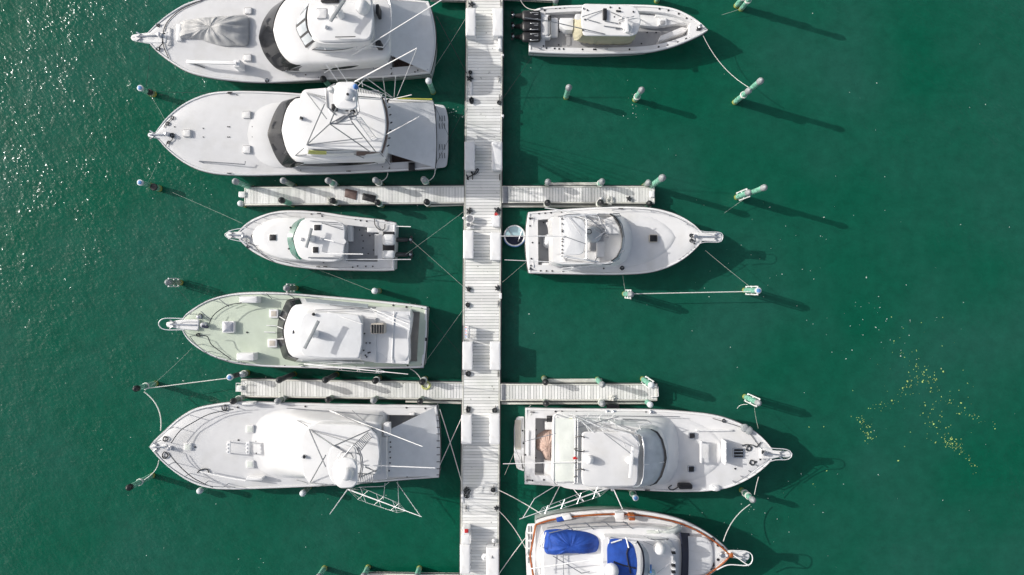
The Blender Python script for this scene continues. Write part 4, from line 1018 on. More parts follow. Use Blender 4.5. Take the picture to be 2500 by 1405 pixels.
b.pulpit([(486, 780), (484, 808), (440, 804), (406, 799), (404, 788), (440, 781)], 2.35, .14, ((478, 794), (415, 792))); b.lines('pulpit_rail', [[(450, 778, 2.9), (395, 780, 2.95), (387, 791, 2.95), (396, 803, 2.95), (450, 806, 2.9)]], .03)
b.windlass(500, 794, 1.3); b.lines('windlass_motor', [[(494, 797, 2.45), (508, 799, 2.45)]], .09, 'navy'); b.coil(489, 772, 6); b.coil(484, 818, 5); b.windlass(489, 774, .9)
b.rail([(463, 768), (480, 752), (512, 735), (560, 723), (620, 719), (700, 720), (790, 728)], .7, .024, 4, 'dalum'); b.rail([(463, 822), (480, 842), (510, 866), (556, 882), (600, 889)], .7, .024, 4, 'dalum')
b.rope([(511, 790), (520, 772), (545, 752), (565, 744), (590, 740)], .03, 'drope', .7, 'inner_rail'); b.rope([(487, 820), (506, 822), (515, 840), (540, 860), (565, 878)], .03, 'drope', .7, 'inner_rail')
b.lines('rail_brace', [[(534, 730, 2.8), (560, 750, 2.2)], [(650, 717, 2.6), (664, 730, 1.9)], [(490, 760, 2.9), (515, 782, 2.5)], [(703, 718, 2.5), (722, 731, 1.9)]], .024, 'dalum')
b.lines('antenna', [[(770, 757, 3.2), (918, 753, 3.4)], [(805, 745, 3.2), (920, 762, 3.5)]], .025, 'dalum'); b.lines('outrigger', [[(905, 758, 3.4), (1000, 805, 4.5)], [(905, 753, 3.4), (998, 792, 4.4)], [(800, 762, 3.8), (885, 792, 4.2)]], .028, 'plast')
b.spreader(W(742, 889, 2.6), W(996, 914, 4.2), 4, .25, .012); b.lines('outrigger', [[(770, 892, 2.4), (860, 885, 2.6)]], .03, 'plast')
b.dots([(960, 746), (992, 750), (1030, 752), (1040, 827), (1040, 831), (1030, 890), (815, 896), (870, 897), (695, 894), (603, 812)], r=.06)
b.dots([(894, 838), (903, 838), (890, 815), (899, 862), (892, 868), (888, 856), (903, 861), (895, 872)], 3.17, .05)
b.hatch(1012, 806, 1034, 838, 1.2, 'tan', 'tan', .04, 'floor_hatch')
b.lines('deck_strip', [[(650, 795, 2.02), (675, 796, 2.02)], [(645, 811, 2.02), (672, 812, 2.02)]], .03, 'gel')
for x, y in ((741, 895), (735, 890), (1030, 897), (1040, 755)): cleat(b.root, b.P(x, y, .03), 0, .26, M['steel'])
# ================================================================ 5 smooth white sportfisher, lower left
b = BT[5] = Boat('sportfishing_boat', 'white sportfishing boat with windowless rounded front and tower dome, bottom left',
    [(1066, 991), (980, 990), (892, 989), (712, 985), (640, 983), (586, 982), (532, 987), (474, 1000), (435, 1023), (399, 1055), (378, 1075), (367, 1088)],
    [(1071, 1166), (1000, 1171), (928, 1177), (820, 1185), (640, 1193), (568, 1195), (514, 1192), (474, 1181), (435, 1159), (399, 1130), (378, 1108), (367, 1094)], 1.4, 2.4, .2)
b.build(cockpit=952, fz=.75, floor_mat='grey', side=.5, aft=.4); b.transom(.16)
h0 = [(612, 1086), (617, 1052), (634, 1022), (668, 1006), (712, 1001), (850, 1003), (920, 1006), (934, 1009), (938, 1016), (938, 1084)]
h1 = [(656, 1092), (661, 1062), (675, 1034), (698, 1016), (732, 1009), (850, 1011), (918, 1014), (934, 1017), (938, 1024), (938, 1090)]
h2 = [(690, 1098), (695, 1070), (708, 1042), (728, 1026), (752, 1020), (850, 1022), (912, 1024), (930, 1027), (934, 1034), (934, 1096)]
h3 = [(725, 1100), (728, 1075), (738, 1052), (752, 1036), (768, 1030), (850, 1030), (908, 1032), (925, 1035), (929, 1042), (929, 1098)]
R0, R1 = b.on_deck(b.sym(h0, 2.1, 34)), b.sym(h3, 3.4, 34); rings = []
for k in range(11):
    t = k/10; e = t*t*(3-2*t); e = e*.75+.25*t*t
    rings.append([Vector((p.x+(q.x-p.x)*t, p.y+(q.y-p.y)*t, p.z+(q.z-p.z)*min(1, e))) for p, q in zip(R0, R1)])
loft('cabin', rings, M['satin'], b.root, True, .05, ang=85)
c0 = [(744, 1108), (750, 1065), (762, 1038), (780, 1030), (880, 1032), (900, 1036), (908, 1048), (910, 1108)]
c1 = [(748, 1111), (754, 1068), (766, 1042), (784, 1036), (880, 1038), (898, 1042), (906, 1054), (908, 1111)]
loft('bridge', [b.sym(c0, 3.4), b.sym(c1, 4.0)], M['gel'], b.root, True)
loft('bridge_enclosure', [b.sym([(x+1, y+1) for x, y in c1], 3.95), b.sym([(x+2, y+4) for x, y in c1], 4.55)], M['glass'], b.root, False)
ht = [W(x, y, 4.6) for x, y in rpoly([(752, 1041, 8), (766, 1036, 8), (860, 1038), (899, 1043, 10), (922, 1064, 10), (928, 1108, 30), (924, 1140, 12), (916, 1162, 8), (877, 1185, 14), (762, 1188, 14), (742, 1166, 12), (733, 1130, 20), (732, 1090, 30), (738, 1060, 16)], 10)]
slab('hardtop', ht, 4.6, .18, M['gel'], b.root, .07)
prism('horn_light', rect(732, 1112, 740, 1120), 4.85, 4.6, M['plast'], b.root, 2); b.lines('spotlight', [[(740, 1115, 4.75), (745, 1117, 4.75)]], .1, 'black')
zt = 8.4
tw = tubes('tuna_tower', [P3(*L) for L in [
    [(755, 1049, 4.65), (816, 1089, 7.6), (850, 1108, 7.6)], [(755, 1049, 4.65), (870, 1085, 6.3)], [(757, 1179, 4.65), (795, 1112, 6.0)], [(757, 1179, 4.65), (800, 1184, 6.0), (813, 1183, 7.5)], [(816, 1089, 7.6), (904, 1050, 4.7)],
    [(812, 1146, 8.0), (862, 1088, 7.8)], [(755, 1049, 4.65), (795, 1140, 6.2)], [(816, 1089, 7.6), (880, 1110, 7.0)], [(870, 1092, 7.6), (880, 1115, 7.6), (882, 1140, 7.6), (876, 1170, 7.6)], [(874, 1092, 7.7), (884, 1115, 7.7), (886, 1140, 7.7), (880, 1170, 7.7)], [(880, 1165, 7.6), (920, 1148, 4.7)], [(890, 1140, 6.0), (918, 1152, 4.7)], [(795, 1184, 6), (775, 1188, 4.65)],
    [(826, 1115, 7.7), (832, 1106, 7.7), (845, 1103, 7.7), (858, 1108, 7.7), (862, 1118, 7.7), (855, 1124, 7.7)]]], .036, M['dalum'], b.root)
slab('tower_belly', [W(x, y, 7.5) for x, y in rpoly([(806, 1092, 10), (840, 1086), (868, 1094, 8), (872, 1150), (868, 1182, 8), (826, 1190, 10), (804, 1170, 14), (797, 1130, 20)], 6)], 7.5, .12, M['gel'], tw, 0)
slab('buggy_top', [W(x, y, zt) for x, y in rpoly([(818, 1124, 12), (842, 1118), (864, 1122, 8), (872, 1140), (872, 1180, 6), (862, 1192, 8), (826, 1194, 12), (813, 1170, 14), (812, 1145, 14)], 6)], zt, .2, M['gel'], tw, .08)
dome('radome', 846, 1159, zt+.05, .36, .62, M['plast'], tw)
ladder('ladder', W(862, 1088, 7.6), W(912, 1043, 3.2), W(878, 1104, 7.6), W(920, 1053, 3.2), 16, .024, M['dalum'], tw)
ladder('ladder', W(874, 1156, 7.6), W(914, 1158, 4.6), W(872, 1180, 7.6), W(910, 1178, 4.6), 9, .03, M['dalum'], tw)
cloth('cockpit_cover', P3((930, 1060, 2.8), (1060, 995, 1.7), (1070, 1164, 1.6), (930, 1164, 2.75)), M['canvas'], b.root, .05, .04, seed=11, bow=.16)
prism('bridge_shelf', rect(902, 1068, 944, 1172), 3.2, 2.9, M['skid'], b.root, 4); b.dots([(950, 1065), (953, 1080), (954, 1092), (952, 1104), (953, 1118), (952, 1131), (950, 1150)], 2.78, .05)
prism('bridge_box', rect(936, 1034, 952, 1066), 3.2, 2.7, M['gel'], b.root, 3)
b.lines('cover_edge_clip', [[(1066, y_, 1.72), (1074, y_, 1.7)] for y_ in (1014, 1028, 1044, 1060, 1077, 1093, 1111, 1128, 1145, 1160)], .025, 'black')
b.hatch(600, 1039, 619, 1058, pane='pcanvas'); b.hatch(600, 1125, 620, 1144, pane='pcanvas'); b.hatch(448, 1083, 467, 1101, pane='pcanvas')
for x0 in (550, 597):
    z_ = b.dz(x0, 1092); o = prism('scuba_rack', rect(x0+4, 1078, x0+12, 1109), z_+.62, z_+.54, M['plast'], b.root, 1, .02)
    for yy in (1080, 1107): tubes('rack_leg', [P3((x0+8, yy, z_), (x0+8, yy, z_+.58))], .04, M['plast'], o)
    for yy in (1084, 1093, 1102): prism('rack_notch', rect(x0+2, yy, x0+7, yy+4), z_+.66, z_+.5, M['plast'], o, 1, .02)
b.dots([(476, 1092), (582, 1075), (626, 1078), (626, 1107), (642, 1091), (580, 995), (992, 996), (1038, 998), (994, 1164), (1016, 1161), (1038, 1159), (745, 993)], r=.055)
b.rail([(378, 1082), (400, 1060), (435, 1027), (474, 1006), (530, 994), (565, 992)], .75, .026, 5, 'dalum'); b.rail([(378, 1100), (400, 1126), (435, 1154), (474, 1175), (514, 1187), (575, 1190)], .75, .026, 5, 'dalum')
b.rope([(418, 1082), (440, 1052), (470, 1033), (510, 1012), (550, 1003), (570, 1000)], .03, 'drope', .5, 'inner_rail'); b.rope([(412, 1108), (440, 1140), (470, 1166), (500, 1182), (520, 1190)], .03, 'drope', .5, 'inner_rail')
b.pulpit([(408, 1084), (408, 1098), (376, 1096), (366, 1091), (376, 1087)], 2.5, .1, ((404, 1091), (374, 1092)))
b.windlass(417, 1094, .9); b.coil(404, 1072, 8, 'drope'); b.coil(403, 1112, 9, 'drope'); b.coil(548, 996, 9, 'drope'); b.rope([(482, 1155), (488, 1149), (505, 1146), (511, 1156)], .04)
b.box(590, 984, 618, 990, .6, 'gel', 'deck_locker'); b.box(600, 1167, 640, 1174, .5, 'gel', 'davit_base'); b.lines('davit', [[(488, 1152, 2.6), (560, 1168, 2.6), (600, 1174, 2.75)]], .05, 'plast')
b.spreader(W(849, 1195, 3.0), W(1029, 1262, 5.2), 3, .5, .013); b.pole(W(849, 1195, 3.2), W(805, 1256, 4.5), .04, .024)
b.lines('outrigger_stay', [[(968, 1178, 2), (1026, 1260, 5.1)], [(971, 1176, 2), (974, 1240, 4.6)], [(940, 1180, 2.4), (936, 1220, 4)], [(876, 1190, 3), (936, 1188, 3), (950, 1178, 2.4)]], .018)
b.pole(W(805, 1003, 2.4), W(1032, 1091, 6.0), .04, .024); b.pole(W(885, 1136, 7.0), W(1063, 1143, 7.6), .04, .025)
b.lines('outrigger_brace', [[(812, 1003, 2.4), (880, 1036, 4.4)], [(860, 1003, 2.6), (905, 1042, 3.6)], [(725, 1026, 3.1), (752, 1042, 4.4)], [(724, 1172, 3.0), (752, 1180, 4.4)]], .028, 'dalum'); b.lines('coaming_rail', [[(700, 997, 2.1), (850, 1008, 2.3), (935, 1016, 2.2)]], .03, 'dalum')
prism('fender', rect(1000, 1009, 1012, 1015), 1.75, 1.5, M['plast'], b.root, 3)
# ================================================================ 6 open boat with three black outboards, top right
b = BT[6] = Boat('center_console_boat', 'open white fishing boat with three black outboards and tan side curtain, top right',
    [(1293, 30), (1319, 20), (1370, 15), (1420, 13), (1480, 12), (1540, 12), (1608, 15), (1649, 23), (1686, 40), (1713, 59), (1727, 73)],
    [(1291, 127), (1319, 129), (1370, 131), (1420, 132), (1506, 131), (1560, 129), (1591, 126), (1642, 114), (1686, 97), (1713, 84), (1727, 75)], 1.0, 1.75, .03, gw=.16, flare=(.94, .6))
b.build(cockpit=1686, fz=.6, floor_mat='grey', side=.24, aft=.95)
def inner(pts, z, m, name, h, r=3, bev=.04): return prism(name, pts, z, z-h, M[m], b.root, r, bev)
inner([(1560, 62), (1600, 66), (1664, 57), (1664, 52), (1610, 38), (1560, 34)], 1.0, 'gel', 'console_seat', .4, 5)
inner([(1600, 40), (1676, 60), (1668, 48), (1640, 34), (1600, 28)], 1.15, 'gel', 'bow_seat', .55, 3); inner([(1606, 104), (1672, 78), (1682, 70), (1666, 66), (1612, 88)], 1.15, 'skid', 'bow_seat', .55, 3)
inner(rect(1608, 44, 1628, 62), 1.2, 'gel', 'bow_locker', .5, 3); inner(rect(1612, 50, 1624, 60), 1.25, 'grey', 'locker_lid', .05, 3)
inner(rect(1344, 44, 1362, 90), .95, 'gel', 'aft_step', .3, 3)
o = inner(rect(1320, 36, 1345, 92), 1.28, 'gel', 'transom_seat', .6, 5); inner(rect(1324, 41, 1338, 86), 1.36, 'skid', 'seat_cushion', .1, 4); tubes('seat_rail', [P3((1340, 40, 1.4), (1343, 44, 1.5), (1343, 84, 1.5), (1339, 88, 1.4))], .035, M['black'], b.root)
prism('livewell_lid', rect(1338, 37, 1346, 51), 1.32, 1.1, M['black'], b.root, 3)
inner([(1366, 44), (1400, 44), (1400, 74), (1380, 74), (1366, 64)], 1.35, 'gel', 'leaning_post', .75, 4)
inner(rect(1440, 36, 1500, 66), 1.5, 'gel', 'console', .9, 6); inner(rect(1404, 34, 1426, 70), 1.3, 'skid', 'helm_seat', .3, 5)
inner(rect(1378, 74, 1395, 90), .64, 'grey', 'floor_hatch', .05, 2)
tt = [W(x, y, 2.75) for x, y in rpoly([(1423, 9, 8), (1480, 10), (1541, 13, 12), (1558, 22, 16), (1566, 50, 20), (1556, 82, 14), (1542, 88, 8), (1424, 87, 8), (1418, 50, 30)], 6)]
slab('hardtop', tt, 2.75, .14, M['gel'], b.root, .06)
for x, y in ((1436, 24), (1436, 74), (1530, 26), (1530, 74)): tubes('hardtop_leg', [P3((x, y, 2.7), (x, y+(3 if y < 50 else -3), .6))], .035, M['alum'], b.root)
def curtain(name, top, zt_, bot, zb_, seed):
    A_ = [Vector(p) for p in cr_pts([tuple(W(x, y, zt_)) for x, y in top], 40)]; B_ = [Vector(p) for p in cr_pts([tuple(W(x, y, zb_)) for x, y in bot], 40)]
    V = []; F = []
    for i in range(40):
        for k in range(9):
            u = k/8; p = A_[i].lerp(B_[i], u)+Vector((0, -.10*math.sin(math.pi*u)*(1+noise.noise(Vector((i*.22, seed, u*.7))))+.06*noise.noise(Vector((i*.5, seed, u*2))), -.08*math.sin(math.pi*u))); V.append(p)
    for i in range(39):
        for k in range(8): a = i*9+k; F.append((a, a+1, a+10, a+9))
    return mk(name, V, F, M['tcanvas'], b.root, 60, merge=False)
curtain('side_curtain', [(1423, 84), (1480, 86), (1542, 85), (1556, 76)], 2.66, [(1400, 99), (1440, 108), (1500, 110), (1538, 108), (1546, 98)], .9, 1)
curtain('aft_curtain', [(1420, 44), (1419, 56), (1420, 70), (1424, 84)], 2.66, [(1398, 46), (1397, 62), (1397, 80), (1401, 99)], .9, 4)
prism('life_raft', rect(1472, 20, 1482, 48), 2.98, 2.75, M['black'], b.root, 3)
b.radar((1529, 46), (1531, 80), 3.15, .3, .1); tubes('radar_arch', [P3((1518, 44, 2.8), (1520, 40, 3.3), (1562, 46, 3.3), (1564, 50, 2.8)), P3((1524, 78, 2.8), (1540, 82, 3.1), (1546, 60, 2.85))], .04, M['gel'], b.root)
b.lines('outrigger', [[(1281, 44, 3.3), (1345, 53, 3.1), (1478, 84, 2.85)]], .03, 'dalum'); b.lines('outrigger_base', [[(1470, 26, 2.85), (1420, 42, 2.95)], [(1434, 48, 2.85), (1465, 57, 2.85)], [(1474, 64, 2.85), (1520, 70, 2.9)], [(1476, 52, 2.85), (1510, 58, 2.9)], [(1510, 50, 2.9), (1548, 40, 2.9)], [(1492, 30, 2.85), (1518, 42, 2.85)]], .025, 'dalum')
tubes('light_bar', [P3((1504, 27, 2.85), (1516, 28, 2.85))], .05, M['black'], b.root); tubes('light_bar', [P3((1503, 70, 2.85), (1514, 70, 2.85))], .05, M['dalum'], b.root)
b.dots([(1425, 21), (1434, 25), (1428, 48), (1423, 74), (1490, 18), (1512, 20), (1546, 29), (1513, 57), (1500, 42)], 2.80, .05)
b.dots([(1336, 20), (1357, 20), (1367, 20), (1378, 19), (1334, 118), (1354, 119), (1365, 120), (1376, 120), (1422, 121), (1450, 121), (1454, 121), (1537, 121), (1610, 22), (1632, 26), (1657, 34), (1676, 45), (1630, 111), (1655, 104), (1675, 95), (1608, 115), (1327, 113), (1330, 26)], r=.06)
b.dots([(1365, 47), (1378, 78), (1366, 78), (1364, 110), (1580, 80), (1566, 107), (1602, 80), (1674, 76)], .62, .05)
for x, y in ((1322, 22), (1318, 120), (1480, 121)): cleat(b.root, b.P(x, y, .03), 0, .24, M['steel'])
b.windlass(1708, 67, .7); b.coil(1707, 69, 6, 'drope'); b.rope([(1700, 74), (1708, 70), (1712, 60)], .04)
for i, y in enumerate((39, 65, 91)):
    o = outboard(b, 1274, 1320, y, 26, 1.55, M['black'], M['black'], 1253)
    tubes('cowling_trim', [P3((1288, y-6, 1.59), (1300, y-8, 1.6), (1314, y-7, 1.58)), P3((1288, y+6, 1.59), (1300, y+8, 1.6), (1314, y+7, 1.58)), P3((1296, y-8, 1.6), (1296, y+8, 1.6)), P3((1304, y-3, 1.62), (1314, y-3, 1.6))], .016, M['alum'], o)
# ================================================================ 7 open flybridge boat, centre right
b = BT[7] = Boat('convertible_fishing_boat', 'white boat with open flybridge, folded outriggers and one black foredeck hatch, centre right',
    [(1290, 519), (1376, 512), (1440, 508), (1482, 506), (1552, 506), (1605, 511), (1658, 527), (1693, 548), (1714, 568), (1722, 577)],
    [(1291, 667), (1376, 669), (1440, 670), (1517, 670), (1580, 666), (1622, 656), (1665, 635), (1698, 608), (1715, 588), (1722, 579)], 1.25, 2.2, .15)
b.build(cockpit=1372, fz=.65, floor_mat='grey', side=.42, aft=.55); b.transom(.2)
c0 = [(1546, 580), (1542, 610), (1530, 634), (1512, 647), (1495, 651), (1420, 651), (1350, 650), (1342, 646), (1340, 638), (1340, 580)]
c1 = [(1524, 582), (1521, 606), (1512, 628), (1500, 640), (1488, 645), (1420, 646), (1360, 646), (1352, 643), (1350, 636), (1350, 582)]
loft('cabin', [b.sym(c0, 1.5), b.sym(c0, 1.8), b.sym(c1, 2.75), b.sym([(x-3 if x > 1480 else x, (y-580)*.96+580) for x, y in c1], 2.85)], M['gel'], b.root, True, .04)
fd = [(1650, 579), (1640, 600), (1610, 626), (1560, 646), (1510, 654), (1480, 650), (1480, 580)]
loft('foredeck_trunk', [b.on_deck(b.sym(fd, 2.0)), b.on_deck(b.sym([(1580+(x-1580)*.95, 580+(y-580)*.93) for x, y in fd], 2.0), .03), b.on_deck(b.sym([(1580+(x-1580)*.86, 580+(y-580)*.84) for x, y in fd], 2.0), .07)], M['skid'], b.root, True, .06, ang=60)
# flybridge coaming and windscreen
k0 = [(1520, 582), (1517, 606), (1508, 626), (1494, 636), (1420, 640), (1372, 640), (1370, 632), (1370, 582)]
k1 = [(1524, 582), (1521, 607), (1511, 629), (1497, 640), (1420, 644), (1370, 644), (1368, 634), (1368, 582)]
def wall(name, A_, B_, m, t=.06):
    return strip(name, A_, B_, m, b.root, t, 40, off=t/2)
wall('bridge_coaming', b.symline(k0[:6], 2.8), b.symline(k1[:6], 3.55), M['gel'], .08)
slab('bridge_sole', b.sym(k0, 2.92), 2.95, .08, M['skid'], b.root, 0)
strip('bridge_windscreen', b.symline(k1[:4], 3.55), b.symline([(x-6, 582+(y-582)*.97) for x, y in k1[:4]], 3.85), M['vinyl'], b.root, .03)
tubes('windscreen_trim', [[p+Vector((0, 0, .03)) for p in b.symline([(x-5, 582+(y-582)*.97) for x, y in k1[:4]], 3.87)]], .045, M['black'], b.root)
prism('bridge_dash', rect(1440, 548, 1474, 612), 3.35, 2.95, M['grey'], b.root, 5); prism('bridge_seat', rect(1456, 590, 1476, 628), 3.4, 2.95, M['skid'], b.root, 4)
lathe('helm_console', W(1447, 574, 2.95), [(.55, 0), (.55, .45), (.45, .62), (.2, .68)], M['vinyl'], b.root, 18); tubes('steering_wheel', [[W(1438+6*math.cos(a*.6), 566+6*math.sin(a*.6), 3.75) for a in range(11)]], .03, M['black'], b.root)
prism('bridge_bench', [(1476, 534), (1496, 528), (1512, 556), (1514, 572), (1478, 572)], 3.45, 2.95, M['gel'], b.root, 4)
st = [W(x, y, 4.55) for x, y in rpoly([(1375, 530), (1388, 530), (1424, 535, 14), (1430, 558, 20), (1430, 590, 20), (1423, 622, 12), (1380, 624), (1375, 620)], 4)]
slab('soft_top', st, 4.5, .08, M['canvas'], b.root, .08)
tubes('soft_top_frame', [P3((1376, 529, 4.5), (1428, 526, 4.5), (1432, 540, 4.5), (1432, 612, 4.5), (1432, 630, 4.5), (1424, 634, 4.4), (1376, 626, 4.5)), P3((1384, 527, 4.5), (1456, 524, 4.4), (1462, 530, 3.0)), P3((1384, 628, 4.5), (1462, 640, 3.6)), P3((1430, 527, 4.5), (1436, 524, 2.95)), P3((1430, 630, 4.5), (1436, 634, 2.95)), P3((1377, 530, 4.5), (1377, 526, 2.9)), P3((1377, 624, 4.5), (1377, 632, 2.9))], .04, M['alum'], b.root)
for y in (535, 547, 562, 566, 584, 590, 600, 610, 618): tubes('rod_holder', [P3((1374, y, 4.35), (1372, y+.5, 4.55))], .045, M['black'], b.root)
b.lines('tower_pipe', [[(1458, 522, 4.2), (1466, 540, 4.3), (1478, 562, 4.3), (1484, 572, 4.3)], [(1430, 528, 4.5), (1462, 552, 4.4), (1482, 572, 4.3), (1510, 572, 4.2)], [(1462, 552, 4.3), (1472, 548, 4.3), (1478, 556, 4.3), (1478, 566, 4.3)], [(1456, 548, 4.4), (1470, 560, 4.4)], [(1452, 560, 4.4), (1474, 574, 4.2), (1476, 580, 4.2), (1486, 580, 4.2)], [(1478, 566, 4.3), (1454, 584, 4.3)]], .04, 'dalum')
b.lines('bridge_rail', [[(1362, 530, 3.6), (1386, 524, 3.6), (1456, 523, 3.5), (1460, 524, 2.8)], [(1496, 522, 3.8), (1512, 522, 3.6), (1516, 528, 3.5), (1498, 528, 3.6)], [(1500, 526, 3.8), (1518, 548, 3.8), (1524, 580, 3.8)], [(1370, 626, 3.6), (1386, 626, 3.6), (1374, 652, 2.0)], [(1386, 626, 3.6), (1452, 640, 3.6), (1460, 644, 2.9)], [(1452, 640, 3.6), (1464, 618, 3.0)], [(1374, 652, 2.2), (1490, 646, 2.8), (1512, 632, 3.4)], [(1400, 640, 2.9), (1450, 642, 2.9)], [(1508, 622, 3.9), (1524, 612, 3.9)]], .03, 'dalum')
b.spreader(W(1484, 552, 3.8), W(1356, 512, 3.2), 3, .3, .012); b.spreader(W(1470, 646, 3.0), W(1370, 656, 2.4), 4, .3, .012)
b.lines('outrigger', [[(1478, 536, 4.0), (1390, 516, 3.6), (1330, 508, 3.2)], [(1500, 640, 3.0), (1372, 662, 2.0)]], .03, 'alum')
b.pole(W(1378, 577, 4.6), W(1222, 577, 5.0), .04, .025); b.pole(W(1462, 645, 3.4), W(1232, 635, 3.8), .035, .02)
b.lines('antenna', [[(1387, 530, 4.6), (1420, 576, 5.0)], [(1376, 577, 4.6), (1430, 596, 4.7)]], .025, 'dalum')
prism('cockpit_step', [(1332, 543), (1372, 538), (1372, 578), (1340, 574), (1338, 556)], 1.1, .6, M['gel'], b.root, 4); prism('engine_box', [(1342, 610), (1372, 612), (1372, 652), (1342, 648)], 1.1, .6, M['gel'], b.root, 3)
tag(tarp('covered_chair', [(1325, 590), (1330, 575), (1338, 571), (1352, 578), (1358, 590), (1350, 602), (1336, 607), (1326, 600)], .66, .75, M['canvas'], None, .08, 7), 'white covered fighting chair in the grey cockpit of the open flybridge boat', 'chair')
prism('cooler', rect(1322, 642, 1346, 654), 1.15, .65, M['plast'], b.root, 3); prism('cockpit_locker', rect(1301, 530, 1303, 654), 1.35, .7, M['gel'], b.root, 1)
b.hatch(1585, 573, 1606, 592, 2.15, 'tan', 'black', .08, f=1.6)
b.pulpit([(1700, 568), (1700, 588), (1720, 589), (1760, 591), (1765, 580), (1760, 569), (1720, 568)], 2.3, .14, ((1704, 578), (1754, 579))); b.lines('pulpit_rail', [[(1700, 562, 2.7), (1720, 566, 2.75), (1762, 570, 2.75), (1765, 580, 2.75), (1760, 590, 2.75), (1720, 592, 2.75), (1704, 596, 2.7)]], .024)
b.windlass(1696, 578, .9); b.coil(1688, 576, 5); b.coil(1688, 588, 5); b.lines('anchor_rode', [[(1684, 572, 2.4), (1690, 578, 2.4), (1686, 586, 2.4), (1698, 590, 2.4)]], .04, 'drope')
b.rail([(1496, 512), (1550, 511), (1605, 517), (1650, 531), (1690, 553), (1704, 562)], .35, .02, 5, 'dalum'); b.rail([(1660, 633), (1690, 610), (1704, 596)], .35, .02, 5, 'dalum')
for x, y in ((1518, 656), (1515, 510), (1296, 533), (1296, 658)): cleat(b.root, b.P(x, y, .03), 0, .3, M['black'])
b.coil(1519, 655, 5)
b.dots([(1316, 522), (1331, 521), (1345, 520), (1371, 518), (1320, 662), (1334, 662), (1348, 662), (1374, 662), (1294, 535), (1294, 552), (1296, 649), (1295, 655), (1297, 632), (1300, 593), (1474, 656), (1486, 522), (1503, 550), (1505, 611), (1695, 595), (1697, 605)], r=.055)
b.dots([(1327, 544), (1316, 594)], .68, .05)
b.lines('rub_line', [[(1300, 608 if 0 else 665, 1.33), (1380, 666, 1.35)]], .012, 'alum')
# ================================================================ 8 clear windscreen boat, lower right
b = BT[8] = Boat('enclosed_bridge_boat', 'long white boat with blue grey clear windscreen and pink tarp in its cockpit, lower right',
    [(1283, 997), (1376, 999), (1517, 1000), (1590, 1001), (1658, 1005), (1746, 1015), (1798, 1031), (1841, 1053), (1869, 1077), (1885, 1097), (1890, 1108)],
    [(1281, 1182), (1411, 1190), (1552, 1197), (1658, 1201), (1728, 1199), (1781, 1190), (1834, 1166), (1869, 1139), (1883, 1124), (1890, 1112)], 1.4, 2.3, .15)
b.build(cockpit=1352, fz=.75, floor_mat='grey', side=.5, aft=.45)
slab('swim_platform', [W(x, y, .42) for x, y in rpoly([(1280, 1018), (1262, 1018, 6), (1255, 1040, 10), (1255, 1120, 14), (1262, 1146, 8), (1280, 1152)], 4)], .42, .14, M['skid'], b.root, 0)
prism('platform_mat', rect(1257, 1026, 1272, 1098), .45, .4, M['tan'], b.root, 2, .01)
h0 = [(1660, 1098), (1657, 1130), (1645, 1165), (1628, 1180), (1605, 1187), (1500, 1187), (1370, 1180), (1350, 1178), (1346, 1170), (1346, 1098)]
h1 = [(1634, 1104), (1631, 1134), (1622, 1162), (1610, 1176), (1596, 1182), (1500, 1182), (1370, 1178), (1354, 1175), (1350, 1168), (1350, 1102)]
loft('cabin', [b.sym(h0, 1.6), b.sym(h0, 1.9), b.sym(h1, 3.0), b.sym([(x-4 if x > 1590 else x+3, y-3) for x, y in h1], 3.1)], M['gel'], b.root, True, .05)
fd = [(1770, 1099), (1762, 1125), (1730, 1158), (1690, 1176), (1640, 1186), (1610, 1186), (1600, 1170), (1600, 1098)]
loft('foredeck_trunk', [b.on_deck(b.sym(fd, 2.0)), b.on_deck(b.sym([(1690+(x-1690)*.95, 1099+(y-1099)*.94) for x, y in fd], 2.0), .03), b.on_deck(b.sym([(1690+(x-1690)*.87, 1099+(y-1099)*.86) for x, y in fd], 2.0), .07)], M['skid'], b.root, True, .06, ang=60)
e0 = [(1630, 1106), (1627, 1134), (1618, 1162), (1606, 1178), (1590, 1184), (1572, 1186)]
e1 = [(1560, 1114), (1560, 1140), (1559, 1165), (1556, 1180), (1552, 1187), (1540, 1188)]
loft('bridge', [b.sym(e0+[(1360, 1182), (1356, 1106)], 3.05), b.sym([(x-3, y) for x, y in e0]+[(1362, 1184), (1358, 1108)], 3.65)], M['gel'], b.root, True)
strip('bridge_windscreen', b.symline([(x-4, y) for x, y in e0], 3.62), b.symline([(1572, 1113), (1572, 1140), (1570, 1165), (1565, 1181), (1556, 1188), (1545, 1189)], 4.5), M['vinyl'], b.root, .03, 40, .08)
tubes('windscreen_trim', [[p+Vector((0, 0, .08)) for p in b.symline([(x-5, y) for x, y in e0[:5]], 3.68)]], .07, M['black'], b.root)
tubes('windscreen_frame', [[p+Vector((0, 0, .04)) for p in b.symline([(1572, 1113), (1572, 1140), (1570, 1165), (1565, 1181)], 4.5)], [b.symline([(1626, 1106), (1626, 1107)], 3.7)[0], b.symline([(1572, 1113), (1572, 1114)], 4.55)[0]]], .035, M['alum'], b.root)
ht = [W(x, y, 4.6) for x, y in rpoly([(1421, 1058, 10), (1432, 1055), (1530, 1056, 6), (1555, 1064, 6), (1563, 1098, 10), (1559, 1120), (1558, 1172, 6), (1552, 1188, 8), (1440, 1190), (1423, 1186, 8), (1420, 1170)], 6)]
slab('hardtop', ht, 4.6, .2, M['skid'], b.root, .05)
dome('satellite_dome', 1439, 1124, 4.62, .26, .62, M['plast'], b.root); dome('horn_light', 1531, 1124, 4.62, .12, .15, M['plast'], b.root); b.radar((1545, 1091), (1538, 1167), 5.15, .45, .09)
cloth('bimini', P3((1353, 1020, 4.1), (1404, 1024, 4.3), (1402, 1176, 4.3), (1352, 1176, 4.1)), M['pcanvas'], b.root, -.06, .05, seed=5)
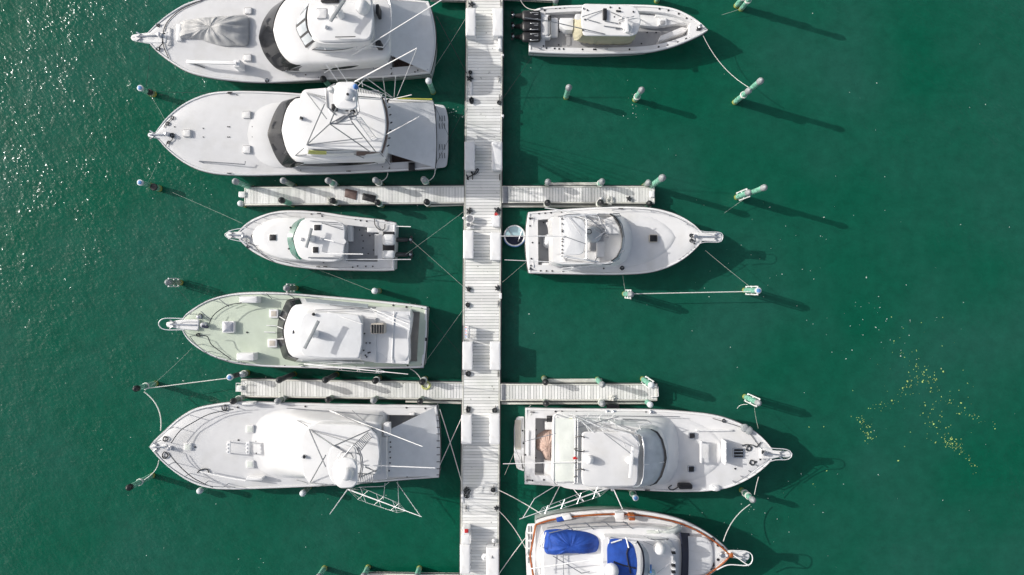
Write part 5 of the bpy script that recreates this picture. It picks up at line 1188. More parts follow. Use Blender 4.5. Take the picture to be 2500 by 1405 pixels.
tubes('bimini_frame', [P3((1405, 1022, 4.35), (1403, 1178, 4.35)), P3((1411, 1022, 4.4), (1410, 1180, 4.4)), P3((1353, 1020, 4.12), (1351, 1177, 4.12)), P3((1404, 1022, 4.3), (1400, 1012, 2.9)), P3((1403, 1178, 4.3), (1400, 1186, 2.9)), P3((1353, 1020, 4.1), (1360, 1012, 1.9)), P3((1352, 1177, 4.1), (1358, 1184, 1.9))], .035, M['plast'], b.root)
for y in (1068, 1100, 1148): tubes('rod_holder', [P3((1404, y, 4.5), (1418, y-3 if y != 1100 else y+3, 4.7), (1428, y+1, 4.75))], .035, M['black'], b.root)
for y in (1097, 1131, 1165): tubes('rod_holder', [P3((1402, y, 4.4), (1408, y-2, 4.5))], .04, M['black'], b.root)
tag(tarp('pink_tarp', [(1309, 1082), (1311, 1064), (1322, 1055), (1334, 1050), (1350, 1052), (1356, 1090), (1348, 1125), (1332, 1122), (1322, 1105), (1310, 1096)], .77, .8, M['pink'], None, .14, 12, folds=7), 'crumpled faded pink tarp covering gear in the cockpit at lower right', 'tarp')
prism('cockpit_bench', [(1328, 1124), (1352, 1126), (1352, 1162), (1328, 1162)], 1.1, .7, M['gel'], b.root, 3); prism('cockpit_bench', rect(1330, 1030, 1352, 1050), 1.1, .7, M['gel'], b.root, 3)
for k in range(4): tubes('bench_slat', [P3((1335, 1017+k*4, 1.62), (1356, 1017+k*4, 1.62))], .05, M['black'], b.root)
prism('transom_door', rect(1286, 1052, 1292, 1114), 1.62, 1.3, M['gel'], b.root, 2)
b.lines('tower_pipe', [[(1372, 1012, 3.4), (1420, 1030, 4.3), (1450, 1056, 4.6)], [(1390, 1010, 3.4), (1440, 1032, 4.3), (1480, 1050, 4.4)], [(1360, 1018, 3.4), (1400, 1046, 4.2)], [(1400, 1026, 3.6), (1460, 1040, 4.2), (1540, 1060, 4.65), (1558, 1080, 4.65)], [(1430, 1024, 3.4), (1500, 1036, 4.0), (1530, 1050, 4.5)], [(1490, 1030, 3.4), (1540, 1052, 4.5), (1552, 1050, 4.4), (1562, 1090, 4.6)], [(1416, 1016, 3.3), (1440, 1056, 4.5)], [(1465, 1020, 3.4), (1472, 1054, 4.5)], [(1500, 1024, 3.4), (1506, 1046, 4.4)], [(1546, 1040, 3.8), (1590, 1034, 3.7)], [(1560, 1036, 3.7), (1566, 1056, 4.3), (1572, 1095, 4.5)]], .03, 'alum')
b.lines('side_rail', [[(1388, 1016, 2.2), (1480, 1016, 2.2), (1660, 1018, 2.3)], [(1400, 1020, 2.9), (1580, 1026, 2.9), (1590, 1034, 3.6)]], .03, 'dalum'); b.spreader(W(1520, 1024, 3.4), W(1385, 1016, 3.4), 3, .35, .012)
b.pole(W(1510, 1018, 4.3), W(1275, 1080, 4.0), .035, .02, 'dalum'); b.pole(W(1432, 1128, 4.5), W(1228, 1133, 4.0), .035, .02); b.lines('antenna', [[(1474, 1057, 4.7), (1540, 1108, 5.6)]], .03, 'dalum'); b.lines('antenna', [[(1513, 1064, 4.7), (1528, 1092, 5.2)]], .02, 'dalum')
prism('flag', [(1398, 1118), (1405, 1115), (1411, 1121), (1400, 1123)], 4.55, 4.5, M['red'], b.root, 1, .01); prism('green_light', [(1389, 1023), (1398, 1022), (1399, 1027), (1391, 1028)], 3.5, 3.4, M['yellow'], b.root, 1, .01)
b.spreader(W(1492, 1190, 3.6), W(1268, 1268, 5.0), 4, .4, .013)
b.lines('outrigger_stay', [[(1366, 1188, 2), (1338, 1243, 4.2)], [(1357, 1186, 2), (1305, 1218, 4.4), (1276, 1266, 4.8)], [(1393, 1186, 3), (1425, 1224, 4.2)], [(1420, 1188, 3.5), (1464, 1206, 4)], [(1450, 1192, 3.3), (1466, 1212, 4)]], .022, 'plast'); b.pole(W(1496, 1190, 3.3), W(1520, 1244, 3.9), .04, .025); prism('outrigger_base', rect(1492, 1186, 1500, 1200), 3.35, 3.2, M['plast'], b.root, 2)
b.hatch(1682, 1057, 1698, 1072, 2.18, 'steel', 'black', .06, f=1.5); b.hatch(1680, 1138, 1696, 1154, 2.18, 'steel', 'black', .06, f=1.5); b.hatch(1790, 1095, 1817, 1119, None, 'steel', 'black', .1, f=2.2)
for yy in (1103, 1111): tubes('hatch_bar', [P3((1793, yy, 2.5), (1814, yy, 2.5))], .025, M['steel'], b.root)
for x0, y0, y1, kk in ((1772, 1078, 1136, 4), (1713, 1078, 1132, 2)):
    z_ = b.dz(x0, 1105)+.1; w_ = prism('chock_rack' if kk == 4 else 'davit_rack', rect(x0-2, y0, x0+2, y1), z_+.75, z_+.45 if kk == 2 else z_-.05, M['gel'], b.root, 1, .02)
    if kk == 4:
        for i in range(kk): tubes('rack_horn', [P3((x0, y0+5+i*15, z_+.7), (x0, y0+3+i*15, z_+.95))], .05, M['gel'], w_)
    else:
        for yy in (y0+2, y1-2): tubes('rack_leg', [P3((x0, yy, z_-.1), (x0, yy, z_+.5))], .06, M['gel'], w_)
b.box(1700, 1050, 1790, 1054, .2, 'gel', 'deck_rib')
b.pulpit([(1856, 1095), (1856, 1122), (1888, 1121), (1905, 1117), (1928, 1118), (1934, 1111), (1928, 1103), (1890, 1101)], 2.42, .16, ((1862, 1107), (1912, 1112))); b.lines('pulpit_rail', [[(1856, 1092, 2.9), (1886, 1095, 2.95), (1926, 1100, 2.95), (1934, 1111, 2.95), (1926, 1121, 2.95), (1890, 1124, 2.95), (1862, 1136, 2.9), (1830, 1160, 2.85)]], .03)
b.windlass(1866, 1106, 1.1); b.lines('anchor_rode', [[(1860, 1104, 2.5), (1870, 1106, 2.55)]], .12, 'drope'); b.coil(1828, 1095, 8); b.coil(1836, 1130, 8); b.rope([(1812, 1088), (1822, 1086), (1840, 1088), (1845, 1092), (1858, 1080)], .035); b.coil(1767, 1028, 5); b.rope([(1740, 1022), (1766, 1030), (1820, 1050), (1850, 1085), (1862, 1100)], .02)
for x, y in ((1816, 1044), (1826, 1050)):
    lathe('fender_ball', b.P(x, y, .0), [(.1, 0), (.24, .08), (.27, .2), (.2, .32), (.06, .36)], M['cap'], b.root, 14)
tag(prism('equipment_bag', rect(1658, 1184, 1692, 1196), b.dz(1675, 1190)+.5, b.dz(1675, 1190)-.02, M['black'], None, 5, .1), 'black bag lying on the lower side deck of the windscreen boat', 'bag')
tag(tarp('white_bundle', [(1733, 1186), (1742, 1183), (1756, 1186), (1758, 1196), (1746, 1199), (1735, 1196)], b.dz(1745, 1190), .4, M['canvas'], None, .08, 15), 'white cloth bundle beside the lower rail of the windscreen boat', 'bundle')
b.dots([(1356, 1005), (1372, 1004), (1407, 1004), (1390, 1011), (1394, 1011), (1518, 1007), (1577, 1007), (1276, 1052), (1352, 1174), (1328, 1172), (1300, 1174), (1680, 1090), (1680, 1120), (1795, 1145), (1846, 1128), (1856, 1122), (1278, 1083), (1282, 1111)], r=.06); b.dots([(1309, 1050), (1308, 1118)], .78, .05)
for x, y in ((1455, 1007), (1300, 1006), (1580, 1196), (1290, 1172)): cleat(b.root, b.P(x, y, .03), 0, .32, M['black'])
for x in (1483, 1499, 1590): lathe('deck_vent', b.P(x, 1007, 0), [(.16, 0), (.16, .1), (.1, .16), (.03, .17)], M['steel'], b.root, 12)
b.rail([(1795, 1180), (1830, 1158), (1860, 1134), (1880, 1116)], .5, .03, 5, 'dalum'); b.rope([(1640, 1185), (1632, 1191), (1640, 1197), (1655, 1190)], .035)
V = []; F = []
for q in range(13):
    a = q/12; tube_geo
c_ = W(1496, 993, .9); lathe_o = loft('boat_fender', [[Vector((c_.x+x_, c_.y+r_*math.cos(k*.5236), .95+r_*math.sin(k*.5236))) for k in range(12)] for x_, r_ in ((-.42, .06), (-.38, .16), (-.28, .2), (.28, .2), (.38, .16), (.42, .06))], M['black'], None, True, 0, True)
tag(lathe_o, 'black cylindrical fender hanging on the upper side of the windscreen boat', 'fender')
# ================================================================ 9 blue covered yacht, bottom right
b = BT[9] = Boat('motor_yacht', 'yacht with varnished orange cap rail and blue covers, cut by the bottom edge at right',
    [(1308, 1272), (1340, 1262), (1380, 1255), (1470, 1247), (1530, 1247), (1590, 1253), (1650, 1266), (1695, 1284), (1740, 1311), (1770, 1336), (1785, 1353)],
    [(1306, 1438), (1340, 1446), (1380, 1452), (1470, 1462), (1530, 1463), (1590, 1457), (1650, 1444), (1695, 1426), (1740, 1399), (1770, 1374), (1785, 1357)], 1.7, 2.5, .08, gun='gel', gw=.2)
b.build()
def toe(side):
    P_ = b.GT if side else b.GB
    L = [Vector(p)+Vector((0, 0, .16)) for p in P_]; return L
for sd in (0, 1):
    L = toe(sd); q = []
    tubes('cap_rail', [L], .062, M['teak'], b.root, 8)
tubes('cap_rail', [[b.GT[0]+Vector((0, 0, .16)), (b.GT[0]+b.GB[0])/2+Vector((-.35, 0, .2)), b.GB[0]+Vector((0, 0, .16))]], .066, M['teak'], b.root, 8)
slab('swim_platform', [W(x, y, .45) for x, y in rpoly([(1308, 1279), (1288, 1280, 4), (1283, 1300), (1283, 1340, 20), (1286, 1410), (1308, 1412)], 4)], .45, .12, M['gel'], b.root, 0)
for xx in (1291, 1297):
    for y0 in (1285, 1304, 1323, 1342, 1361): tubes('platform_slot', [P3((xx, y0, .47), (xx, y0+14, .47))], .03, M['black'], b.root)
sd = [(1322, 1282), (1420, 1266), (1500, 1263), (1502, 1276), (1420, 1284), (1326, 1302)]
prism('side_deck_mat', sd, b.dz(1420, 1270)+.12, b.dz(1420, 1270)-.1, M['grey'], b.root, 3, .02); prism('side_step', [(1372, 1262), (1392, 1257), (1398, 1268), (1378, 1272)], b.dz(1385, 1266)+.35, 1.7, M['gel'], b.root, 2); prism('side_step', [(1502, 1253), (1524, 1253), (1524, 1268), (1502, 1268)], b.dz(1512, 1260)+.35, 1.7, M['gel'], b.root, 2)
prism('blue_cushion', [(1358, 1266), (1375, 1262), (1379, 1272), (1360, 1276)], b.dz(1368, 1269)+.3, 1.9, M['blue'], b.root, 2)
h0 = [(1680, 1356), (1679, 1330), (1670, 1306), (1655, 1290), (1630, 1282), (1530, 1276), (1400, 1284), (1335, 1296), (1322, 1304), (1318, 1356)]
h1 = [(1672, 1360), (1670, 1336), (1660, 1314), (1644, 1300), (1622, 1292), (1530, 1286), (1400, 1292), (1338, 1302), (1328, 1310), (1324, 1360)]
loft('cabin', [b.sym(h0, 1.8, 40), b.sym(h0, 2.1, 40), b.sym(h1, 2.95, 40), b.sym([(1500+(x-1500)*.985, 1360+(y-1360)*.95) for x, y in h1], 3.05, 40)], M['gel'], b.root, True, .05, ang=50)
p0 = [(1650, 1364), (1648, 1340), (1640, 1322), (1624, 1312), (1600, 1308), (1480, 1302), (1470, 1304), (1466, 1312), (1466, 1364)]
p1 = [(1644, 1368), (1641, 1346), (1632, 1330), (1616, 1322), (1596, 1318), (1484, 1312), (1475, 1314), (1472, 1322), (1472, 1368)]
loft('pilothouse', [b.sym(p0, 3.0, 36), b.sym(p1, 3.9, 36)], M['gel'], b.root, True, .04)
strip('windshield', P3((1680, 1302, 2.3), (1682, 1330, 2.3), (1682, 1380, 2.3), (1680, 1420, 2.3)), P3((1658, 1300, 3.2), (1662, 1330, 3.2), (1663, 1380, 3.2), (1660, 1420, 3.2)), M['navy'], b.root, .08, off=.1)
fk = [(1742, 1356), (1741, 1340), (1735, 1324), (1722, 1314), (1690, 1310), (1672, 1310), (1670, 1356)]
loft('foredeck_trunk', [b.sym(fk, 2.1), b.sym(fk, 2.5), b.sym([(1706+(x-1706)*.93, 1356+(y-1356)*.95) for x, y in fk], 2.56)], M['skid'], b.root, True, .03, ang=50)
for yy in (1324, 1347, 1370, 1394): tubes('trunk_seam', [P3((1682, yy, 2.60), (1737, yy, 2.60))], .012, M['gel'], b.root)
tag(tarp('blue_covered_tender', [(1330, 1302), (1350, 1297), (1400, 1299), (1440, 1306), (1460, 1317), (1464, 1330), (1458, 1350), (1440, 1355), (1380, 1355), (1336, 1357), (1329, 1345), (1331, 1322)], 3.12, .75, M['blue'], None, .1, 21, zc=3.4, folds=6, peaks=((1345, 1330, .2, .6),)), 'tender under a royal blue cover on the aft cabin roof at bottom right', 'dinghy')
prism('cradle_pad', rect(1340, 1310, 1350, 1345), 3.14, 3.05, M['gel'], b.root, 2)
bl = [(1488, 1318), (1500, 1316), (1530, 1318, 8), (1548, 1332, 14), (1556, 1364, 30), (1556, 1396, 30), (1548, 1424, 14), (1490, 1430), (1484, 1420), (1482, 1340)]
o_ = slab('blue_bimini', [W(x, y, 5.4) for x, y in rpoly(bl, 6)], 5.4, .1, M['blue'], b.root, .1)
tubes('bimini_seam', [P3((1534, 1334, 5.46), (1530, 1352, 5.5), (1534, 1376, 5.5), (1540, 1400, 5.48)), P3((1498, 1372, 5.5), (1520, 1380, 5.5), (1552, 1388, 5.44))], .05, M['navy'], o_)
tubes('bimini_frame', [P3((1487, 1316, 5.35), (1486, 1345, 5.35), (1482, 1420, 5.35)), P3((1492, 1326, 5.5), (1518, 1318, 5.4)), P3((1528, 1312, 5.3), (1535, 1338, 5.55)), P3((1487, 1318, 5.3), (1490, 1312, 3.9)), P3((1550, 1330, 5.3), (1556, 1324, 3.9))], .045, M['plast'], b.root)
w0 = [(1568, 1330), (1582, 1352), (1585, 1385), (1580, 1415)]; w1 = [(1556, 1322), (1568, 1345), (1572, 1380), (1568, 1412)]
strip('bridge_windscreen', P3(*[(x, y, 4.0) for x, y in w0]), P3(*[(x, y, 4.5) for x, y in w1]), M['vinyl'], b.root, .04); tubes('windscreen_trim', [P3(*[(x, y, 4.55) for x, y in cr_pts(w1, 16)])], .06, M['navy'], b.root)
dome('radome', 1611, 1342, 4.05, .37, .7, M['plast'], b.root); dome('radome', 1494, 1396, 5.5, .42, .7, M['plast'], b.root); dome('horn_light', 1593, 1400, 4.0, .2, .4, M['lblue'], b.root)
b.lines('antenna', [[(1571, 1309, 4.1), (1588, 1316, 4.4), (1600, 1319, 4.1), (1632, 1316, 4.1)], [(1632, 1316, 4.1), (1626, 1320, 4.5)]], .03, 'dalum'); b.lines('wire', [[(1570, 1322, 4.0), (1600, 1335, 4.05)], [(1604, 1400, 4.0), (1640, 1372, 4.3)]], .012, 'dalum'); b.lines('blue_mast', [[(1589, 1380, 4.1), (1589, 1398, 4.9)]], .06, 'bluep')
for i, yy in enumerate((1342, 1350, 1373, 1381, 1389, 1397)): prism('gauge_box', rect(1641, yy, 1650, yy+4), 4.15, 3.9, M['black' if i % 2 else 'plast'], b.root, 1, .02)
tag(tarp('green_canvas', [(1545, 1290), (1590, 1284), (1640, 1287), (1658, 1280), (1664, 1294), (1656, 1302), (1648, 1296), (1600, 1300), (1550, 1304)], 2.6, .5, M['pcanvas'], None, .12, 31), 'pale green canvas heap beside the black windscreen at bottom right', 'canvas')
b.lines('deck_rail', [[(1335, 1290, 3.5), (1390, 1281, 3.6), (1470, 1275, 3.6), (1530, 1276, 3.6), (1534, 1284, 3.5)], [(1340, 1302, 3.6), (1400, 1288, 3.7), (1534, 1284, 3.7)]]+[[(x, y-1, 3.5), (x+22, y+16, 3.1)] for x, y in ((1380, 1281), (1428, 1277), (1475, 1275), (1522, 1275))], .03, 'dalum')
b.lines('aft_rail', [[(1333, 1300, 3.7), (1322, 1340, 3.7), (1318, 1400, 3.7)], [(1322, 1340, 3.7), (1318, 1330, 2.1)], [(1326, 1340, 4), (1320, 1318, 4)]], .035, 'plast'); b.lines('side_rail', [[(1524, 1262, 2.8), (1580, 1263, 2.85), (1640, 1275, 2.95), (1700, 1297, 3.05)]]+[[(x, y, 2.9), (x, y, 2.0)] for x, y in ((1560, 1262), (1610, 1268), (1660, 1282))], .025, 'dalum')
b.pole(W(1295, 1389, 4.0), W(1468, 1364, 5.0), .04, .024); b.lines('roof_rail', [[(1350, 1358, 3.4), (1420, 1400, 3.4), (1440, 1396, 3.4)], [(1375, 1356, 3.3), (1376, 1405, 3.3)]], .025, 'dalum'); prism('roof_locker', rect(1470, 1350, 1478, 1400), 3.6, 3.0, M['plast'], b.root, 2)
prism('life_ring_box', rect(1536, 1258, 1551, 1272), 2.6, 2.0, M['teak'], b.root, 2)
b.pulpit([(1770, 1348), (1770, 1363), (1785, 1362), (1826, 1370), (1832, 1360), (1826, 1346), (1785, 1344)], 2.65, .14, ((1776, 1355), (1822, 1361))); b.lines('pulpit_rail', [[(1778, 1345, 3.1), (1826, 1348, 3.15), (1836, 1356, 3.15), (1836, 1372, 3.15), (1828, 1380, 3.15), (1776, 1380, 3.1), (1750, 1392, 3.05)], [(1780, 1348, 2.8), (1828, 1382, 3.1)]], .035, 'plast')
b.windlass(1762, 1353, 1.1); b.lines('anchor_rode', [[(1758, 1352, 2.7), (1776, 1357, 2.75)]], .09, 'plast'); lathe('rail_knob', W(1785, 1355, 2.75), [(.16, 0), (.16, .1), (.08, .16)], M['teak'], b.root, 14); b.coil(1740, 1318, 6); b.coil(1740, 1392, 6)
b.dots([(1753, 1332), (1753, 1367), (1741, 1377), (1741, 1381), (1764, 1337)], r=.09)
for x, y in ((1340, 1271), (1520, 1257), (1690, 1290)): cleat(b.root, b.P(x, y, .05), 0, .3, M['steel'])
# ---------------------------------------------------------------- dock furniture
def dock_box(x0, y0, x1, y1, label, h=.75, group='white dock boxes', split=True):
    z = DZ+h; a, c = W(x0, y0, z), W(x1, y1, z); k = (a+c)/2
    root = thing('dock_box', label, 'dock box', (k.x, k.y, DZ), group)
    xy = [W(x, y, z) for x, y in rpoly(rect(x0+.6, y0+.6, x1-.6, y1-.6), 1.5)]
    shell('body', xy, z-.12, DZ+.02, M['plast'], root, .02)
    xy = [W(x, y, z) for x, y in rpoly(rect(x0, y0, x1, y1), 2)]
    lid = loft('lid', [at_z(xy, z-.14), at_z(xy, z-.04), at_z(inset(xy, .02), z-.012), at_z(inset(xy, .06), z)], M['plast'], root, True, .025, True)
    s = 1 if x0 < 1180 else -1; ym = (y0+y1)/2
    xe = x1+.4 if s > 0 else x0-.4
    for f in (.3, .7):
        y = y0+(y1-y0)*f; prism('latch', rect(xe-1, y-1.5, xe+.8, y+1.5), z-.06, z-.2, M['steel'], root, .5, .01)
    return root
DB = [(1137, 20, 1161, 88, 'dock box on the left dock edge beside the covered dinghy yacht'), (1203, 20, 1228, 88, 'dock box on the right dock edge behind the triple black outboards'),
      (1134, 346, 1159, 415, 'dock box behind the slotted swim platform, on the left dock edge'), (1200, 346, 1226, 415, 'dock box with rigging shadows on the right dock edge above the upper right finger pier'),
      (1131, 562, 1156, 632, 'dock box on the left dock edge facing the twin outboard boat'), (1197, 568, 1223, 636, 'dock box on the right dock edge beside the round blue rimmed hoop'),
      (1129, 835, 1154, 904, 'stained dock box below the small sign, left dock edge'), (1196, 835, 1222, 904, 'dock box on the right dock edge facing the empty slip'),
      (1126, 1014, 1152, 1085, 'dock box on the left dock edge behind the windowless rounded boat'), (1195, 1012, 1220, 1085, 'dock box on the right dock edge behind the pink tarp boat'),
      (1123, 1330, 1148, 1402, 'dock box near the red topped pedestal, left dock edge'), (1187, 1338, 1218, 1412, 'dock box with the white ball lying at it, bottom right dock edge')]
for q in DB: dock_box(*q)
dock_box(1201, 527, 1221, 554, 'small square white box on the right dock edge below the dark rope heap', .55, 'white dock boxes')
dock_box(1216, 90, 1226, 120, 'narrow low white box on the right dock edge below the top dock box', .5, 'white dock boxes')
o = thing('utility_pedestal', 'white utility pedestal with red top on the left dock edge near the bottom', 'pedestal', W(1138, 1312, DZ), None)
prism('cabinet', rect(1127, 1306, 1147, 1330), DZ+.95, DZ+.02, M['plast'], o, 2); prism('red_lid', rect(1134, 1293, 1143, 1302), DZ+1.05, DZ+.95, M['red'], o, 1, .03); prism('lid_base', rect(1130, 1292, 1147, 1306), DZ+.95, DZ+.02, M['plast'], o, 2)
prism('cable_duct', rect(1147.5, 1308, 1149.5, 1328), DZ+.98, DZ+.02, M['plast'], o, .6, .01)
# small sign board
o = thing('dock_sign', 'small white sign board with blue lettering facing the left boats', 'sign', W(1143, 812, DZ), None)
P_ = P3((1135.5, 796, DZ+.45), (1135.5, 827, DZ+.45)); q_ = P3((1142, 796, DZ+1.0), (1142, 827, DZ+1.0))
strip('board', P_, q_, M['plast'], o, .03, 8, off=.03)
rnd2 = random.Random(3); Ls = []
for k in range(9):
    y = 798.5+k*3; u0, u1 = rnd2.uniform(.15, .3), rnd2.uniform(.6, .85)
    Ls.append((y, y+1.9, u0, u1))
for i, (y0, y1, u0, u1) in enumerate(Ls):
    def bp_(y, u): return W(1135.5, y, DZ+.45).lerp(W(1142, y, DZ+1.0), u)
    strip('lettering', [bp_(y0, u0), bp_(y1, u0)], [bp_(y0, u1), bp_(y1, u1)], M['bluep' if i % 3 else 'red'], o, .006, 3, off=.036)
tubes('sign_post', [P3((1143, 797, DZ), (1143.5, 797, DZ+1.05)), P3((1143, 827, DZ), (1143.5, 827, DZ+1.05)), P3((1146, 799, DZ+.85), (1146, 824, DZ+.85))], .035, M['plast'], o)
# buckets and fender at the left edge
def bucket(x, y, r, h, label, inner='grey', group='buckets on the dock'):
    c = W(x, y, DZ+h); c.z = DZ+.005
    root = thing('bucket', label, 'bucket', c, group)
    lathe('tub', c, [(r*.8, 0), (r, h), (r*1.06, h), (r*1.06, h-.03), (r*.92, h-.03), (r*.75, .06)], M['plast'], root, 22)
    return root
bucket(1148, 534, .25, .5, 'larger white tub at the left dock edge below the black rope star'); bucket(1144, 549, .15, .4, 'smaller white bucket just below the larger tub on the left dock edge')
def ball(x, y, z0, r, label, name='buoy'):
    c = W(x, y, z0+r); c.z = z0
    root = thing(name, label, 'buoy', c, 'white ball buoys')
    lathe('ball', c, [(r*math.cos(R(a)), r+r*math.sin(R(a))) for a in range(-85, 90, 17)], M['plast'], root, 20)
    lathe('eye', c+Vector((0, 0, 2*r-.02)), [(r*.22, 0), (r*.2, .06), (r*.05, .07)], M['cap'], root, 10); return root
ball(1183.5, 1360, DZ, .23, 'larger white ball buoy lying against the bottom right dock box'); ball(1206, 1321, DZ, .15, 'smaller white ball buoy above the bottom right dock box'); ball(1132, 533, DZ, .09, 'tiny white ball at the dock edge left of the larger tub'); ball(1468, 486, DZ, .13, 'white ball on the upper right finger pier by the middle lower pile')
tag(tubes('boat_hook', [P3((1207, 1328, DZ+.3), (1201, 1364, DZ+.85))], .03, M['black']), 'black boat hook leaning on the bottom right dock box', 'boat hook')
tag(tubes('fender', [P3((1143, 558, DZ+.12), (1158, 555, DZ+.12))], .1, M['plast'], None, 10), 'white fender lying above the left dock box facing the twin outboard boat', 'fender')
# round blue-rimmed hoop with half a mesh lid
c = W(1256, 576, .55); root = thing('mesh_hoop', 'round blue rimmed hoop half covered with pale mesh between dock and open flybridge boat', 'hoop net', (c.x, c.y, 0), None)
tubes('rim', [[Vector((c.x+.67*math.cos(a*.131), c.y+.67*math.sin(a*.131), .55)) for a in range(48)]], .05, M['plast'], root, 8, True)
tubes('rim_band', [[Vector((c.x+.715*math.cos(a*.131), c.y+.715*math.sin(a*.131), .52)) for a in range(26, 46)]], .05, M['bluep'], root, 8)
V = []; F = []; n_ = 24
for zz in (.54, .52):
    V.append(Vector((c.x, c.y+.02, zz)))
    for k in range(n_+1): a = math.pi*k/n_; V.append(Vector((c.x+.64*math.cos(a), c.y+.64*math.sin(a)+.02, zz)))
for k in range(n_): F.append((0, k+1, k+2)); F.append((n_+2, n_+4+k, n_+3+k))
for k in range(n_): F.append((k+1, n_+3+k, n_+4+k, k+2))
F.append((0, n_+2, n_+3, 1)); F.append((0, n_+1, 2*n_+3, n_+2))
mk('mesh_lid', V, F, M['lblue'], root, 30, merge=False)
tubes('crossbar', [P3((1231, 577, .6), (1281, 577, .6)), P3((1239, 556, .62), (1250, 577, .6)), P3((1274, 564, .62), (1265, 590, .6))], .025, M['dalum'], root)
tubes('hanger', [P3((1226, 577, DZ-.05), (1232, 577, .6))], .03, M['alum'], root)
V = []
lathe('net', Vector((c.x, c.y, -.35)), [(.35, 0), (.58, .45), (.64, .88)], M['navy'], root, 24)
# ---------------------------------------------------------------- ropes lying on the dock
def coil_on_dock(x, y, kind, label, R0=8, m='drope', z=DZ, group='rope coils on the docks', cat='rope'):
    L = []
    if kind == 'ring':
        for k in range(34): a = k*.55; r_ = R0*(.85+.15*math.sin(k*.9)); L.append(W(x+r_*math.cos(a), y+r_*math.sin(a), z+.03+k*.004))
    elif kind == 'star':
        for k in range(15): a = k*2.5; r_ = R0*(.35 if k % 2 else 1)*(.8+.4*rnd.random()); L.append(W(x+r_*math.cos(a), y+r_*math.sin(a), z+.05+rnd.random()*.12))
    else:
        for k in range(46): a = k*.7+rnd.random()*.5; r_ = R0*(.3+.75*rnd.random()); L.append(W(x+r_*.8*math.cos(a), y+r_*1.25*math.sin(a), z+.04+k*.003))
    L = [Vector(p) for p in cr_pts([tuple(p) for p in L], len(L)*4)]
    return tag(tubes('rope_coil', [L], .032 if kind != 'heap' else .02, M[m], None, 5), label, cat, group)
coil_on_dock(1151, 12, 'star', 'dark rope knot above the top left dock box', 8)
coil_on_dock(1148, 177, 'ring', 'small black ring of rope on the left dock edge behind the top left yacht', 4)
coil_on_dock(1147, 192, 'star', 'black rope tangle just below the small black ring on the left dock edge', 8)
coil_on_dock(1151, 246, 'heap', 'loose dark coil on the left dock edge above the swim platform', 7)
coil_on_dock(1219, 251, 'ring', 'black ring coil on the right dock edge at the upper right', 5)
L = P3(*[(x, y, DZ+.05) for x, y in cr_pts([(1139, 427), (1144, 440), (1140, 436), (1150, 430), (1158, 424), (1166, 412), (1168, 416), (1160, 426), (1153, 425), (1150, 419), (1154, 423)], 44)])
tag(tubes('rope_coil', [L], .034, M['drope'], None, 5), 'long dark rope trailing on the dock below the left box behind the swim platform', 'rope', 'rope coils on the docks')
coil_on_dock(1146, 516, 'star', 'black rope star above the white tubs on the left dock edge', 8)
coil_on_dock(1215, 514, 'star', 'dark rope heap above the small square white box', 9)
coil_on_dock(1211, 524, 'star', 'red rope end touching the small square white box', 4, 'red')
coil_on_dock(1144, 706, 'star', 'upper of two blue black rope knots left dock edge above the sign', 7)
coil_on_dock(1142, 745, 'ring', 'lower of two blue black rope knots left dock edge above the sign', 5)
coil_on_dock(1215, 704, 'star', 'dark rope knot on the right dock edge level with the taut white line', 7)
coil_on_dock(1143, 913, 'ring', 'dark coil just below the stained dock box on the left edge', 6)
coil_on_dock(1143, 1000, 'heap', 'grey black rope loops left dock edge above the box behind the rounded boat', 7)
coil_on_dock(1208, 1003, 'ring', 'round black coil right dock edge above the box behind the pink tarp boat', 6)
coil_on_dock(1140, 1203, 'heap', 'big loose pile of thin rope on the shaded left dock edge', 11)
coil_on_dock(1204, 1197, 'ring', 'black coil on the right dock edge tied to the outrigger line', 5)
coil_on_dock(1212, 1241, 'star', 'dark rope knot right dock edge above the small white ball', 6)
coil_on_dock(1040, 941, 'ring', 'yellow rope ring on the lower left finger pier', 11, 'yrope')
coil_on_dock(812, 453, 'heap', 'white rope heap around the middle upper pile of the upper left finger pier', 9, 'rope')
coil_on_dock(803, 490, 'heap', 'white rope loops by the middle lower pile of the upper left finger pier', 7, 'rope')
coil_on_dock(1488, 490, 'heap', 'white net heap on the upper right finger pier', 11, 'rope')
coil_on_dock(1536, 486, 'star', 'dark rope star near the tip of the upper right finger pier', 7)
coil_on_dock(1494, 972, 'star', 'white and blue rope bundle on the lower right finger pier', 8, 'rope')
# ---------------------------------------------------------------- mooring lines between boats, piles and dock
def mline(a, b, label, sag=.35, r=.022, m='rope', mid=None):
    A_, B_ = W(*a), W(*b); L = []
    for k in range(21):
        t = k/20; p = A_.lerp(B_, t); p.z -= sag*4*t*(1-t)
        if mid: p.x += mid[0]/S*4*t*(1-t); p.y -= mid[1]/S*4*t*(1-t)
        p.z = max(p.z, .02); L.append(p)
    return tag(tubes('mooring_line', [L], r*(.6 if r < .021 else .85), M['trope' if m == 'rope' and r < .021 else m], None, 5), label, 'mooring line', 'mooring lines')
mline((1716, 86, 1.6), (1828, 214, 1.9), 'white line from the triple outboard boat bow to the rope tied pile pair', .35, .024, mid=(-4, 6))
mline((1268, -8, .8), (1318, 22, 1.0), 'white line from the top edge to the triple outboard boat stern', .3, .026, mid=(-6, 8))
mline((1305, 130, .5), (1221, 250, .9), 'dark line from the triple outboard boat to the black ring coil', .1, .018, 'drope')
mline((1548, 718, 1.5), (1838, 712, 1.6), 'taut white line between the two framed piles at centre right', .05, .035)
mline((1722, 612, 1.9), (1838, 706, 1.9), 'thin white line from the open flybridge boat bow to the blue topped pile', .1, .02)
mline((1519, 660, 1.4), (1527, 713, 1.2), 'short line from the open flybridge boat side to the left framed pile', .1, .018)
